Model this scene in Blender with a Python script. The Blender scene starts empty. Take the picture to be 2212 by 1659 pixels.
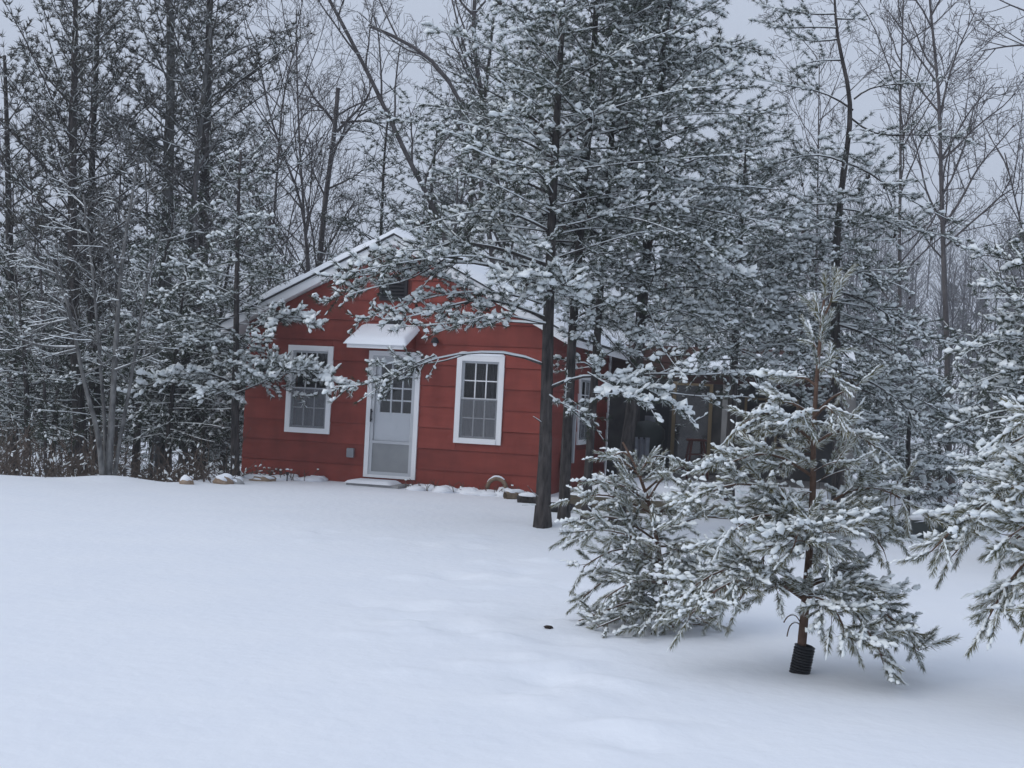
import bpy, math, random
import numpy as np
from mathutils import Matrix, Vector

# ------------------------------------------------------------------ camera, world, sun, exposure
S = bpy.context.scene
C = S.collection
F, CX, CY, CAMH = 2670.0, 1106.0, 829.5, 1.5          # photo measured at 2212 x 1659
ROLL, PITCH = math.radians(2.85), math.radians(0.65)
_r = np.array([math.cos(ROLL), 0, math.sin(ROLL)])
_u = np.array([-math.sin(ROLL), 0, math.cos(ROLL)])
_y = np.array([0, 1.0, 0])
_f = _y * math.cos(PITCH) + _u * math.sin(PITCH)
_up = _u * math.cos(PITCH) - _y * math.sin(PITCH)
cam_data = bpy.data.cameras.new('camera')
cam = bpy.data.objects.new('camera', cam_data)
C.objects.link(cam)
cam.matrix_world = Matrix(((_r[0], _up[0], -_f[0], 0), (_r[1], _up[1], -_f[1], 0), (_r[2], _up[2], -_f[2], CAMH), (0, 0, 0, 1)))
cam_data.sensor_fit = 'HORIZONTAL'
cam_data.sensor_width = 36
cam_data.lens = 36 * F / 2212
cam_data.clip_start = 0.05
cam_data.clip_end = 2000
S.camera = cam

SUN_EL, SUN_AZ = math.radians(36), math.radians(245)   # compass style: 0 = +Y, clockwise; behind the camera, to the left
world = bpy.data.worlds.new('World')
S.world = world
world.use_nodes = True
nt = world.node_tree
nt.nodes.clear()
n_out = nt.nodes.new('ShaderNodeOutputWorld')
n_bg = nt.nodes.new('ShaderNodeBackground')
n_sky = nt.nodes.new('ShaderNodeTexSky')
n_sky.sky_type = 'NISHITA'
n_sky.sun_disc = False
n_sky.sun_elevation = SUN_EL
n_sky.sun_rotation = SUN_AZ
n_sky.dust_density = 4
# overcast: a nearly even cloud deck (a little brighter overhead) covers most of the clear sky
n_geo = nt.nodes.new('ShaderNodeTexCoord')
n_sep = nt.nodes.new('ShaderNodeSeparateXYZ')
nt.links.new(n_geo.outputs['Generated'], n_sep.inputs[0])
n_mr = nt.nodes.new('ShaderNodeMapRange')
n_mr.inputs[1].default_value = 0.0
n_mr.inputs[2].default_value = 1.0
n_mr.inputs[3].default_value = 1.0
n_mr.inputs[4].default_value = 1.3
nt.links.new(n_sep.outputs[2], n_mr.inputs[0])
n_noise = nt.nodes.new('ShaderNodeTexNoise')
n_noise.inputs['Scale'].default_value = 2.2
n_noise.inputs['Detail'].default_value = 3
nt.links.new(n_geo.outputs['Generated'], n_noise.inputs['Vector'])
n_mr2 = nt.nodes.new('ShaderNodeMapRange')
n_mr2.inputs[3].default_value = 0.93
n_mr2.inputs[4].default_value = 1.07
nt.links.new(n_noise.outputs[0], n_mr2.inputs[0])
n_mul = nt.nodes.new('ShaderNodeMath')
n_mul.operation = 'MULTIPLY'
nt.links.new(n_mr.outputs[0], n_mul.inputs[0])
nt.links.new(n_mr2.outputs[0], n_mul.inputs[1])
n_col = nt.nodes.new('ShaderNodeVectorMath')
n_col.operation = 'SCALE'
n_col.inputs[0].default_value = (4.5, 5.05, 6.12)
nt.links.new(n_mul.outputs[0], n_col.inputs['Scale'])
n_mix = nt.nodes.new('ShaderNodeMix')
n_mix.data_type = 'RGBA'
n_mix.inputs[0].default_value = 0.96
nt.links.new(n_sky.outputs[0], n_mix.inputs[6])
nt.links.new(n_col.outputs[0], n_mix.inputs[7])
nt.links.new(n_mix.outputs[2], n_bg.inputs[0])
n_bg.inputs[1].default_value = 0.1
nt.links.new(n_bg.outputs[0], n_out.inputs[0])

sun_data = bpy.data.lights.new('sun', 'SUN')
sun_data.energy = 0.85
sun_data.angle = math.radians(40)
sun_data.color = (1.0, 0.97, 0.94)
sun = bpy.data.objects.new('sun', sun_data)
C.objects.link(sun)
_sd = Vector((math.sin(SUN_AZ) * math.cos(SUN_EL), math.cos(SUN_AZ) * math.cos(SUN_EL), math.sin(SUN_EL)))
sun.rotation_euler = (-_sd).to_track_quat('-Z', 'Y').to_euler()

S.view_settings.view_transform = 'Standard'
S.view_settings.look = 'None'
S.view_settings.gamma = 1
S.view_settings.use_curve_mapping = False
S.view_settings.exposure = 0.16
S.render.engine = 'CYCLES'
S.cycles.max_bounces = 6
S.cycles.diffuse_bounces = 3
S.cycles.glossy_bounces = 2
S.cycles.transparent_max_bounces = 8
S.cycles.volume_bounces = 0
S.cycles.use_denoising = True

RNG = np.random.default_rng(11)

# ------------------------------------------------------------------ helpers
def ray(px, py):
    return _r * (px - CX) / F + _up * (CY - py) / F + _f

def P(px, py, Y):
    """the point of the place at depth Y that the measured photo position corresponds to"""
    d = ray(px, py)
    return np.array([0, 0, CAMH]) + d * Y / d[1]

def smooth(a, b, x):
    t = np.clip((x - a) / (b - a), 0, 1)
    return t * t * (3 - 2 * t)

_gn = np.random.default_rng(5)
_waves = [(_gn.uniform(.25, 1.3), _gn.uniform(0, 6.28), _gn.uniform(0, 6.28)) for _ in range(9)]
_far_waves = [(_gn.uniform(.06, .16), _gn.uniform(0, 6.28), _gn.uniform(0, 6.28)) for _ in range(5)]

def g(x, y):
    """height of the snow ground"""
    x = np.asarray(x, float)
    y = np.asarray(y, float)
    z = np.zeros(np.broadcast(x, y).shape)
    for k, a, p in _waves:
        z = z + .006 / k ** .7 * np.sin(k * (x * math.cos(a) + y * math.sin(a)) + p)
    z = z - z0
    # lawn edge: the land falls away behind it
    edge = 18.35 + 4.3 * smooth(-5.1, -4.3, x) + 4.5 * smooth(0.5, 4, x)
    q = y - edge
    z = z - .16 * (np.sqrt((q - 6) ** 2 * 0 + np.clip(q, 0, 14) ** 2 + .09) - .3)
    hill = smooth(42, 130, y) * (2.6 + 13 * smooth(6, 30, x))
    for k, a, p in _far_waves:
        hill = hill + smooth(30, 60, y) * .5 * np.sin(k * (x * math.cos(a) + y * math.sin(a)) + p)
    # shallow hollows and mounds beside the things that stand in the snow
    z = z + .10 * np.exp(-(((x - .75) / .8) ** 2 + ((y - 14.5) / .5) ** 2))
    z = z - .02 * np.exp(-(((x - 1.9) / 1.2) ** 2 + ((y - 7.3) / .7) ** 2))
    z = z + .08 * np.exp(-(((x + 5.9) / .6) ** 2 + ((y - 18.45) / .45) ** 2))
    return z + hill

z0 = 0.0
z0 = float(g(-1.5, 15)) if True else 0

def ground_point(px, py):
    d = ray(px, py)
    t = -CAMH / d[2]
    return d[0] * t, d[1] * t

def ground_at(px, Y):
    """x, y, z where the column px of the photo meets depth Y on the ground"""
    py = 860 + F * 1.5 / Y + (px - CX) * .05
    p = P(px, py, Y)
    return np.array([p[0], Y, float(g(p[0], Y))])

class MB:
    """collects triangles; build() links them as ONE mesh object"""
    def __init__(self):
        self.V, self.T, self.n = [], [], 0
    def add(self, V, T):
        V = np.asarray(V, float).reshape(-1, 3)
        T = np.asarray(T, np.int64).reshape(-1, 3)
        self.V.append(V)
        self.T.append(T + self.n)
        self.n += len(V)
        return self
    def box(self, a, b, fr=None):
        x0, y0, z0_ = a
        x1, y1, z1 = b
        v = np.array([[x, y, z] for z in (z0_, z1) for y in (y0, y1) for x in (x0, x1)], float)
        if fr is not None:
            v = fr(v)
        q = [(0, 2, 3, 1), (4, 5, 7, 6), (0, 1, 5, 4), (2, 6, 7, 3), (0, 4, 6, 2), (1, 3, 7, 5)]
        return self.quads(v, q)
    def quads(self, v, q):
        q = np.asarray(q)
        return self.add(v, np.concatenate([q[:, [0, 1, 2]], q[:, [0, 2, 3]]]))
    def mesh(self, name, mat, smooth_=False, recalc=False):
        me = bpy.data.meshes.new(name)
        if self.V:
            V = np.concatenate(self.V)
            T = np.concatenate(self.T)
            me.vertices.add(len(V))
            me.vertices.foreach_set('co', V.astype(np.float32).ravel())
            me.loops.add(len(T) * 3)
            me.loops.foreach_set('vertex_index', T.astype(np.int32).ravel())
            me.polygons.add(len(T))
            me.polygons.foreach_set('loop_start', np.arange(0, len(T) * 3, 3, dtype=np.int32))
            me.update(calc_edges=True)
            if smooth_:
                me.shade_smooth()
            else:
                me.shade_flat()
        if mat:
            me.materials.append(mat)
        return me
    def build(self, name, mat, parent=None, smooth_=False, kind=None):
        o = bpy.data.objects.new(name, self.mesh(name, mat, smooth_))
        C.objects.link(o)
        if parent:
            o.parent = parent
        if kind:
            o['kind'] = kind
        return o

def thing(name, label, cat, loc=(0, 0, 0), rotz=0, group=None):
    o = bpy.data.objects.new(name, None)
    o.empty_display_size = .2
    C.objects.link(o)
    o.location = loc
    o.rotation_euler = (0, 0, rotz)
    o['label'] = label
    o['category'] = cat
    if group:
        o['group'] = group
    return o

def tag(o, label, cat, group=None):
    o['label'] = label
    o['category'] = cat
    if group:
        o['group'] = group
    return o

def dup(root, loc, rotz, scale, label):
    r = root.copy()
    C.objects.link(r)
    r.location = loc
    r.rotation_euler = (0, 0, rotz)
    r.scale = (scale, scale, scale)
    r['label'] = label
    for ch in list(root.children):
        c = ch.copy()
        C.objects.link(c)
        c.parent = r
    return r

def nrm(v):
    return v / np.maximum(np.linalg.norm(v, axis=-1, keepdims=True), 1e-9)

def resample(pts, n):
    pts = np.asarray(pts, float)
    d = np.r_[0, np.cumsum(np.linalg.norm(np.diff(pts, axis=0), axis=1))]
    s = np.linspace(0, d[-1], n)
    # smooth (Catmull-Rom like) by interpolating then relaxing
    out = np.stack([np.interp(s, d, pts[:, k]) for k in range(3)], 1)
    for _ in range(2):
        out[1:-1] = .25 * out[:-2] + .5 * out[1:-1] + .25 * out[2:]
    return out, d[-1]

def tubes(mb, Pn, Rn, k=5, rough=0):
    """Pn (B,n,3) centre lines, Rn (B,n) radii"""
    Pn = np.asarray(Pn, float)
    Rn = np.asarray(Rn, float)
    if len(Pn) == 0:
        return
    B, n, _ = Pn.shape
    t = nrm(np.gradient(Pn, axis=1))
    mean = nrm(t.mean(1))
    ref = np.where(np.abs(mean[:, 2:3]) > .8, np.array([[1., 0, 0]]), np.array([[0, 0, 1.]]))[:, None, :]
    a = nrm(np.cross(t, np.broadcast_to(ref, t.shape)))
    b = np.cross(t, a)
    th = np.arange(k) * 2 * math.pi / k
    rr = Rn[:, :, None, None]
    if rough:
        rr = rr * (1 + rough * RNG.normal(size=(B, n, k, 1)))
    V = Pn[:, :, None, :] + rr * (np.cos(th)[None, None, :, None] * a[:, :, None, :] + np.sin(th)[None, None, :, None] * b[:, :, None, :])
    i = np.arange(n - 1)[:, None] * k
    j = np.arange(k)[None, :]
    j2 = (j + 1) % k
    T = np.concatenate([np.stack([i + j, i + j2, i + k + j2], -1).reshape(-1, 3), np.stack([i + j, i + k + j2, i + k + j], -1).reshape(-1, 3)])
    cap = np.array([[(n - 1) * k, (n - 1) * k + q, (n - 1) * k + q + 1] for q in range(1, k - 1)]).reshape(-1, 3)
    T = np.concatenate([T, cap])
    off = (np.arange(B) * n * k)[:, None, None]
    mb.add(V.reshape(-1, 3), (T[None] + off).reshape(-1, 3))

def expand(mb, tv, tt, pos, fr, sc):
    """copies of a template (axis x, up z) at pos with frames fr (N,3,3: rows e1 e2 e3) and scale"""
    if len(pos) == 0:
        return
    sc = np.asarray(sc, float)
    if sc.ndim == 1:
        sc = sc[:, None]
    tvs = tv[None] * sc[:, None, :] if sc.shape[1] == 3 else tv[None] * sc[:, None, :]
    V = np.einsum('nki,nij->nkj', tvs, fr) + pos[:, None, :]
    off = (np.arange(len(pos)) * len(tv))[:, None, None]
    mb.add(V.reshape(-1, 3), (tt[None] + off).reshape(-1, 3))

def frames(ax):
    e1 = nrm(ax)
    up = np.broadcast_to(np.array([0, 0, 1.]), e1.shape)
    e2 = np.cross(up, e1)
    bad = np.linalg.norm(e2, axis=1) < .05
    e2 = np.where(bad[:, None], np.array([[0, 1., 0]]), e2)
    e2 = nrm(e2)
    e3 = np.cross(e1, e2)
    return np.stack([e1, e2, e3], 1)

# ------------------------------------------------------------------ materials
def mat(name, col, col2=None, rough=.8, scale=6, bump=0, bscale=None, spec=.3, stretch=None, detail=5):
    m = bpy.data.materials.new(name)
    m.use_nodes = True
    t = m.node_tree
    b = t.nodes['Principled BSDF']
    b.inputs['Roughness'].default_value = rough
    b.inputs['Specular IOR Level'].default_value = spec
    b.inputs['Base Color'].default_value = (*col, 1)
    vec = None
    if col2 is not None or bump:
        geo = t.nodes.new('ShaderNodeNewGeometry')
        vec = geo.outputs['Position']
        if stretch:
            mp = t.nodes.new('ShaderNodeMapping')
            mp.inputs['Scale'].default_value = stretch
            t.links.new(vec, mp.inputs[0])
            vec = mp.outputs[0]
    if col2 is not None:
        nz = t.nodes.new('ShaderNodeTexNoise')
        nz.inputs['Scale'].default_value = scale
        nz.inputs['Detail'].default_value = detail
        t.links.new(vec, nz.inputs['Vector'])
        mr = t.nodes.new('ShaderNodeMapRange')
        mr.inputs[1].default_value = .32
        mr.inputs[2].default_value = .68
        t.links.new(nz.outputs[0], mr.inputs[0])
        mx = t.nodes.new('ShaderNodeMix')
        mx.data_type = 'RGBA'
        mx.inputs[6].default_value = (*col, 1)
        mx.inputs[7].default_value = (*col2, 1)
        t.links.new(mr.outputs[0], mx.inputs[0])
        t.links.new(mx.outputs[2], b.inputs['Base Color'])
    if bump:
        n2 = t.nodes.new('ShaderNodeTexNoise')
        n2.inputs['Scale'].default_value = bscale or scale * 3
        n2.inputs['Detail'].default_value = 6
        t.links.new(vec, n2.inputs['Vector'])
        bp = t.nodes.new('ShaderNodeBump')
        bp.inputs['Strength'].default_value = 1
        bp.inputs['Distance'].default_value = bump
        t.links.new(n2.outputs[0], bp.inputs['Height'])
        t.links.new(bp.outputs[0], b.inputs['Normal'])
    return m

M = {}
M['snow'] = mat('snow', (.84, .875, .93), (.87, .90, .945), rough=.75, scale=1.5, bump=.010, bscale=9, spec=.2)
M['tree_snow'] = mat('tree_snow', (.80, .85, .86), (.87, .905, .91), rough=.8, scale=9, spec=.15)
M['needle'] = mat('needle', (.026, .038, .023), (.054, .070, .042), rough=.7, scale=3.5)
M['needle_dark'] = mat('needle_dark', (.036, .042, .034), (.085, .076, .062), rough=.75, scale=2.0)
M['needle_young'] = mat('needle_young', (.085, .092, .036), (.19, .165, .072), rough=.6, scale=7)
M['bark_pine'] = mat('bark_pine', (.020, .018, .018), (.095, .084, .080), rough=.95, scale=20, bump=.05, bscale=30, stretch=(1, 1, .22))
M['bark_grey'] = mat('bark_grey', (.055, .055, .055), (.21, .21, .205), rough=.9, scale=14, bump=.01, bscale=22, stretch=(1, 1, .4))
M['bark_bare'] = mat('bark_bare', (.060, .054, .056), (.12, .11, .11), rough=.9, scale=6)
M['bark_young'] = mat('bark_young', (.085, .052, .038), (.15, .095, .07), rough=.9, scale=16, bump=.006, bscale=40)
M['bark_far'] = mat('bark_far', (.07, .07, .078), (.13, .13, .14), rough=.9, scale=.4)
M['cone'] = mat('cone', (.035, .026, .022), rough=.8)
M['siding'] = mat('siding', (.212, .040, .029), (.256, .052, .038), rough=.62, scale=2.2, bump=.0015, bscale=70, stretch=(1, 1, 3))
_t = M['siding'].node_tree
_b = _t.nodes['Principled BSDF']
_src = _b.inputs['Base Color'].links[0].from_socket
_oi = _t.nodes.new('ShaderNodeObjectInfo')
_mr = _t.nodes.new('ShaderNodeMapRange')
_mr.inputs[3].default_value = .86
_mr.inputs[4].default_value = 1.14
_t.links.new(_oi.outputs['Random'], _mr.inputs[0])
_geo = _t.nodes.new('ShaderNodeNewGeometry')
_mp = _t.nodes.new('ShaderNodeMapping')
_mp.inputs['Scale'].default_value = (1.6, 1.6, .5)
_t.links.new(_geo.outputs['Position'], _mp.inputs[0])
_wn = _t.nodes.new('ShaderNodeTexNoise')
_wn.inputs['Scale'].default_value = 3.0
_wn.inputs['Detail'].default_value = 8
_t.links.new(_mp.outputs[0], _wn.inputs['Vector'])
_mr2 = _t.nodes.new('ShaderNodeMapRange')
_mr2.inputs[1].default_value = .3
_mr2.inputs[2].default_value = .7
_mr2.inputs[3].default_value = .86
_mr2.inputs[4].default_value = 1.12
_t.links.new(_wn.outputs[0], _mr2.inputs[0])
_mm = _t.nodes.new('ShaderNodeMath')
_mm.operation = 'MULTIPLY'
_t.links.new(_mr.outputs[0], _mm.inputs[0])
_t.links.new(_mr2.outputs[0], _mm.inputs[1])
_vm = _t.nodes.new('ShaderNodeVectorMath')
_vm.operation = 'SCALE'
_t.links.new(_src, _vm.inputs[0])
_t.links.new(_mm.outputs[0], _vm.inputs['Scale'])
_t.links.new(_vm.outputs[0], _b.inputs['Base Color'])
M['wall_core'] = mat('wall_core', (.17, .045, .036), rough=.8)
M['white'] = mat('white_paint', (.82, .835, .855), (.86, .87, .885), rough=.5, scale=3)
M['white_dim'] = mat('white_aluminium', (.50, .52, .55), (.56, .58, .60), rough=.45, scale=3)
M['roofing'] = mat('roofing', (.045, .045, .05), rough=.9)
M['dark'] = mat('dark_paint', (.022, .022, .027), rough=.6)
M['interior'] = mat('interior_board', (.14, .12, .10), (.18, .15, .13), rough=.9, scale=2)
M['grey_metal'] = mat('grey_metal', (.24, .25, .27), (.30, .31, .33), rough=.5, scale=8)
M['rock'] = mat('rock', (.22, .155, .11), (.36, .28, .21), rough=.9, scale=9, bump=.01, bscale=25)
M['concrete'] = mat('concrete', (.28, .28, .29), (.36, .36, .36), rough=.9, scale=12, bump=.003)
M['deck_wood'] = mat('deck_wood', (.16, .15, .14), (.27, .26, .26), rough=.85, scale=5, stretch=(3, .4, 1), bump=.003)
M['timber'] = mat('timber', (.085, .075, .055), (.13, .115, .085), rough=.9, scale=5, bump=.004)
M['brown_wall'] = mat('brown_wall', (.055, .028, .023), (.08, .038, .032), rough=.8, scale=3)
M['grey_wall'] = mat('grey_wall', (.055, .055, .056), (.095, .093, .092), rough=.9, scale=4, bump=.004, bscale=12)
M['grey_post'] = mat('grey_post', (.15, .15, .15), (.22, .215, .21), rough=.9, scale=7, bump=.004, bscale=16, stretch=(1, 1, .3))
M['tan_wood'] = mat('tan_wood', (.20, .155, .09), (.27, .21, .13), rough=.8, scale=6, stretch=(1, 1, .3))
M['red_wood'] = mat('red_wood', (.075, .026, .022), (.11, .038, .03), rough=.7, scale=6)
M['rubber'] = mat('rubber', (.013, .013, .015), rough=.55)
M['tube'] = mat('drain_tube', (.017, .018, .022), (.027, .028, .032), rough=.5, scale=20)
M['tan_log'] = mat('tan_log', (.16, .115, .08), (.27, .21, .15), rough=.9, scale=14, bump=.006)
M['orange'] = mat('orange', (.50, .19, .045), rough=.6)
M['red_glass'] = mat('red_cap', (.30, .05, .04), rough=.4)
M['tarp'] = mat('tarp', (.022, .028, .026), (.035, .042, .04), rough=.6, scale=3, bump=.01, bscale=6)
M['pale_cloth'] = mat('pale_cloth', (.16, .17, .20), (.26, .28, .31), rough=.8, scale=6)
M['curtain'] = mat('curtain', (.045, .045, .05), (.085, .085, .09), rough=.9, scale=10, stretch=(6, 6, .3))
M['dead_stem'] = mat('dead_stem', (.075, .058, .048), (.12, .092, .072), rough=.9, scale=5)

def glass_mat():
    m = bpy.data.materials.new('window_glass')
    m.use_nodes = True
    t = m.node_tree
    t.nodes.clear()
    o = t.nodes.new('ShaderNodeOutputMaterial')
    mx = t.nodes.new('ShaderNodeMixShader')
    tr = t.nodes.new('ShaderNodeBsdfTransparent')
    tr.inputs[0].default_value = (.99, .995, 1, 1)
    gl = t.nodes.new('ShaderNodeBsdfGlossy')
    gl.inputs['Roughness'].default_value = .03
    fr = t.nodes.new('ShaderNodeFresnel')
    fr.inputs[0].default_value = 1.38
    t.links.new(fr.outputs[0], mx.inputs[0])
    t.links.new(tr.outputs[0], mx.inputs[1])
    t.links.new(gl.outputs[0], mx.inputs[2])
    t.links.new(mx.outputs[0], o.inputs[0])
    return m

def screen_mat():
    m = bpy.data.materials.new('insect_screen')
    m.use_nodes = True
    t = m.node_tree
    t.nodes.clear()
    o = t.nodes.new('ShaderNodeOutputMaterial')
    mx = t.nodes.new('ShaderNodeMixShader')
    tr = t.nodes.new('ShaderNodeBsdfTransparent')
    df = t.nodes.new('ShaderNodeBsdfDiffuse')
    df.inputs[0].default_value = (.26, .27, .29, 1)
    mx.inputs[0].default_value = .36
    t.links.new(tr.outputs[0], mx.inputs[1])
    t.links.new(df.outputs[0], mx.inputs[2])
    t.links.new(mx.outputs[0], o.inputs[0])
    return m
M['glass'] = glass_mat()
M['screen'] = screen_mat()

# ------------------------------------------------------------------ the ground
FOOT = [(800, 1282), (880, 1165), (930, 1175), (985, 1240), (1040, 1243), (870, 1240), (1000, 1178), (1090, 1215), (1170, 1258), (815, 1362), (950, 1328),
        (1000, 1332), (1060, 1378), (1110, 1372), (1225, 1386), (930, 1437), (1140, 1430), (1180, 1440), (1270, 1428), (1235, 1520), (1285, 1572), (1290, 1480),
        (660, 1150), (740, 1175), (1060, 1300), (1150, 1320), (1320, 1610), (1400, 1560), (1190, 1210), (1060, 1165), (1100, 1500), (1340, 1470)]

def build_ground():
    xs = np.unique(np.round(np.concatenate([np.arange(-9, 6.001, .10), np.arange(-22, -9, .5), np.arange(6.2, 22, .5), np.arange(-94, -22, 6), np.arange(24, 96, 6)]), 3))
    ys = np.unique(np.round(np.concatenate([np.arange(3.5, 12, .07), np.arange(12, 24, .1), np.arange(24, 45, .6), np.arange(45, 161, 4), np.arange(-14, 3.5, 1.2)]), 3))
    X, Y = np.meshgrid(xs, ys)
    Z = g(X, Y)
    rg = np.random.default_rng(3)
    for px, py in FOOT:
        fx, fy = ground_point(px, py)
        for q in range(2):
            ox, oy = rg.normal(0, .16, 2)
            sx, sy = rg.uniform(.09, .17), rg.uniform(.07, .13)
            d2 = ((X - fx - ox) / sx) ** 2 + ((Y - fy - oy) / sy) ** 2
            Z = Z + rg.choice([-.034, .026, .032]) * np.exp(-d2)
    ny, nx = X.shape
    idx = np.arange(nx * ny).reshape(ny, nx)
    q = np.stack([idx[:-1, :-1], idx[:-1, 1:], idx[1:, 1:], idx[1:, :-1]], -1).reshape(-1, 4)
    mb = MB()
    mb.quads(np.stack([X, Y, Z], -1).reshape(-1, 3), q)
    mb.build('snow_ground', M['snow'], smooth_=True, kind='structure')
build_ground()

# ------------------------------------------------------------------ the cabin
YAW = math.radians(14)
C0 = P(1168, 1070, 19.5)
C0[2] = 0.0
UD = np.array([math.cos(YAW), -math.sin(YAW), 0])
VD = np.array([math.sin(YAW), math.cos(YAW), 0])
W, D, HE, HA = 5.15, 5.85, 2.56, 3.88          # width, depth, eave and apex heights
PITCHR = (HA - HE) / (W / 2)

def loc2w(u, v, z):
    p = C0 + UD * u + VD * v
    return np.array([p[0], p[1], z])

def uw(u, v):
    return float(g(*loc2w(u, v, 0)[:2]))

cabin = thing('cabin', 'small red wooden cabin with snowy gable roof and white window trim', 'cabin', tuple(C0), -YAW)

def prism(mb, poly, v0, v1):
    """poly: list of (u, z) counter-clockwise seen from the front; extruded from v0 (front) to v1"""
    n = len(poly)
    V = [(u, v0, z) for u, z in poly] + [(u, v1, z) for u, z in poly]
    T = []
    for i in range(1, n - 1):
        T.append((0, i, i + 1))
        T.append((n, n + i + 1, n + i))
    for i in range(n):
        j = (i + 1) % n
        T += [(i, n + i, n + j), (i, n + j, j)]
    mb.add(V, T)

# openings on the front wall (u0, u1, z0, z1)
WL = (-4.40, -3.60, .755, 2.20)
WR = (-1.47, -.685, .74, 2.145)
DO = (-2.97, -2.08, .10, 2.16)
ins = .07
open_front = [(a + ins, b - ins, c + ins, d - ins) for a, b, c, d in (WL, DO, WR)]

def wall_line(u):
    return HE + (W / 2 - abs(u + W / 2)) * PITCHR

wb = MB()
us = [-W] + [q for o in open_front for q in (o[0], o[1])] + [0]
for i in range(len(us) - 1):
    a, b = us[i], us[i + 1]
    if i % 2 == 0:
        wb.box((a, 0, -.35), (b, .1, HE))
    else:
        o = open_front[i // 2]
        wb.box((a, 0, -.35), (b, .1, o[2]))
        wb.box((a, 0, o[3]), (b, .1, HE))
prism(wb, [(-W, HE), (0, HE), (-W / 2, HA)], 0, .1)
SW = (2.62, 4.0, .72, 1.98)      # side window (v0, v1, z0, z1)
wb.box((-.1, .1, -.35), (0, SW[0] + ins, HE))
wb.box((-.1, SW[1] - ins, -.35), (0, D, HE))
wb.box((-.1, SW[0] + ins, -.35), (0, SW[1] - ins, SW[2] + ins))
wb.box((-.1, SW[0] + ins, SW[3] - ins), (0, SW[1] - ins, HE))
wb.box((-W, .1, -.35), (-W + .1, D, HE))
wb.box((-W + .1, D - .1, -.35), (-.1, D, HE))
prism(wb, [(-W, HE), (0, HE), (-W / 2, HA)], D - .1, D)
wb.build('wall', M['wall_core'], cabin)
ib = MB()
ib.box((-W + .11, .11, -.05), (-.11, D - .11, .02))
ib.build('floor', M['interior'], cabin)
ib = MB()
ib.box((-W + .101, 2.4, .021), (-.101, 2.45, HE - .05))
ib.build('partition', M['interior'], cabin)

# lap siding, one object for each board
EXPO = .338
def board_mesh(L, h, slopeL=0, slopeR=0):
    """board lying in the front plane: local x along it, -y outward, thick at its lower edge; slopes cut the ends to a rake"""
    mb = MB()
    bot, top = .023, .006
    x0b, x1b = 0, L
    x0t, x1t = slopeL, L - slopeR
    V = [(x0b, 0, 0), (x1b, 0, 0), (x1b, -bot, 0), (x0b, -bot, 0), (x0t, 0, h), (x1t, 0, h), (x1t, -top, h), (x0t, -top, h)]
    mb.quads(np.array(V, float), [(0, 1, 2, 3), (7, 6, 5, 4), (3, 2, 6, 7), (0, 4, 5, 1), (0, 3, 7, 4), (1, 5, 6, 2)])
    return mb

rb = random.Random(4)
def side_board(u, z, L, h, sl=0, sr=0):
    if L < .04:
        return
    o = board_mesh(L, h, sl, sr).build('siding_board', M['siding'], cabin)
    o.location = (u, -.001 - rb.uniform(0, .0015), z + rb.uniform(-.003, .003))
    o.rotation_euler = (0, rb.uniform(-.0012, .0012), 0)

ZB = -.055
row = 0
z = ZB
while z < HA - .05:
    h = min(EXPO - .004, HA - .03 - z)
    mid = z + h / 2
    if z + h <= HE + .02:
        cuts = []
        for o in (WL, DO, WR):
            if z + h > o[2] + .02 and z < o[3] - .02:
                cuts.append((o[0] + .03, o[1] - .03))
                za, zb = max(z, o[3] - .004), z + h      # the strips of this row above and below the opening
                if zb - za > .03:
                    side_board(o[0] + .03, za, o[1] - o[0] - .06, zb - za)
                if o[2] + .004 - z > .03:
                    side_board(o[0] + .03, z, o[1] - o[0] - .06, o[2] + .004 - z)
        cuts.sort()
        a = -W
        segs = []
        for c0, c1 in cuts:
            segs.append((a, c0))
            a = c1
        segs.append((a, 0))
        out = []
        for a, b in segs:      # butt joints where a run is longer than a board
            if b - a > 2.6:
                j = a + (b - a) * (.38 + .24 * ((row * 7) % 3) / 2)
                out += [(a, j - .003), (j + .003, b)]
            else:
                out.append((a, b))
        for a, b in out:
            side_board(a, z, b - a, h)
    else:
        zl = max(z, HE)
        half = (HA - z) / PITCHR
        half = min(half, W / 2)
        halft = max((HA - (z + h)) / PITCHR, .0)
        cut = half - halft
        if abs(z - 2.98) < .5 and z < 3.3 and z + h > 3.02:
            side_board(-W / 2 - half, z, half - .27, h, cut, 0)
            side_board(-W / 2 + .27, z, half - .27, h, 0, cut)
        else:
            side_board(-W / 2 - half, z, 2 * half, h, cut, cut)
    row += 1
    z += EXPO

# side wall boards (the wall on the right)
z = ZB
while z < HE - .05:
    h = min(EXPO - .004, HE - z)
    segs = [(.02, D)]
    if z + h > SW[2] + .02 and z < SW[3] - .02:
        segs = [(.02, SW[0] + .03), (SW[1] - .03, D)]
    for a, b in segs:
        o = board_mesh(b - a, h).build('siding_board', M['siding'], cabin)
        o.location = (.001 + rb.uniform(0, .0015), a, z)
        o.rotation_euler = (0, 0, math.pi / 2)
    z += EXPO

cb = MB()
cb.box((-.03, D - .1, -.1), (.03, D + .02, HE - .05))
cb.build('corner_board', M['white'], cabin)
fb = MB()
fb.box((-W - .01, -.012, -.4), (.01, -.001, -.07))
fb.build('foundation', M['concrete'], cabin)

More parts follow.
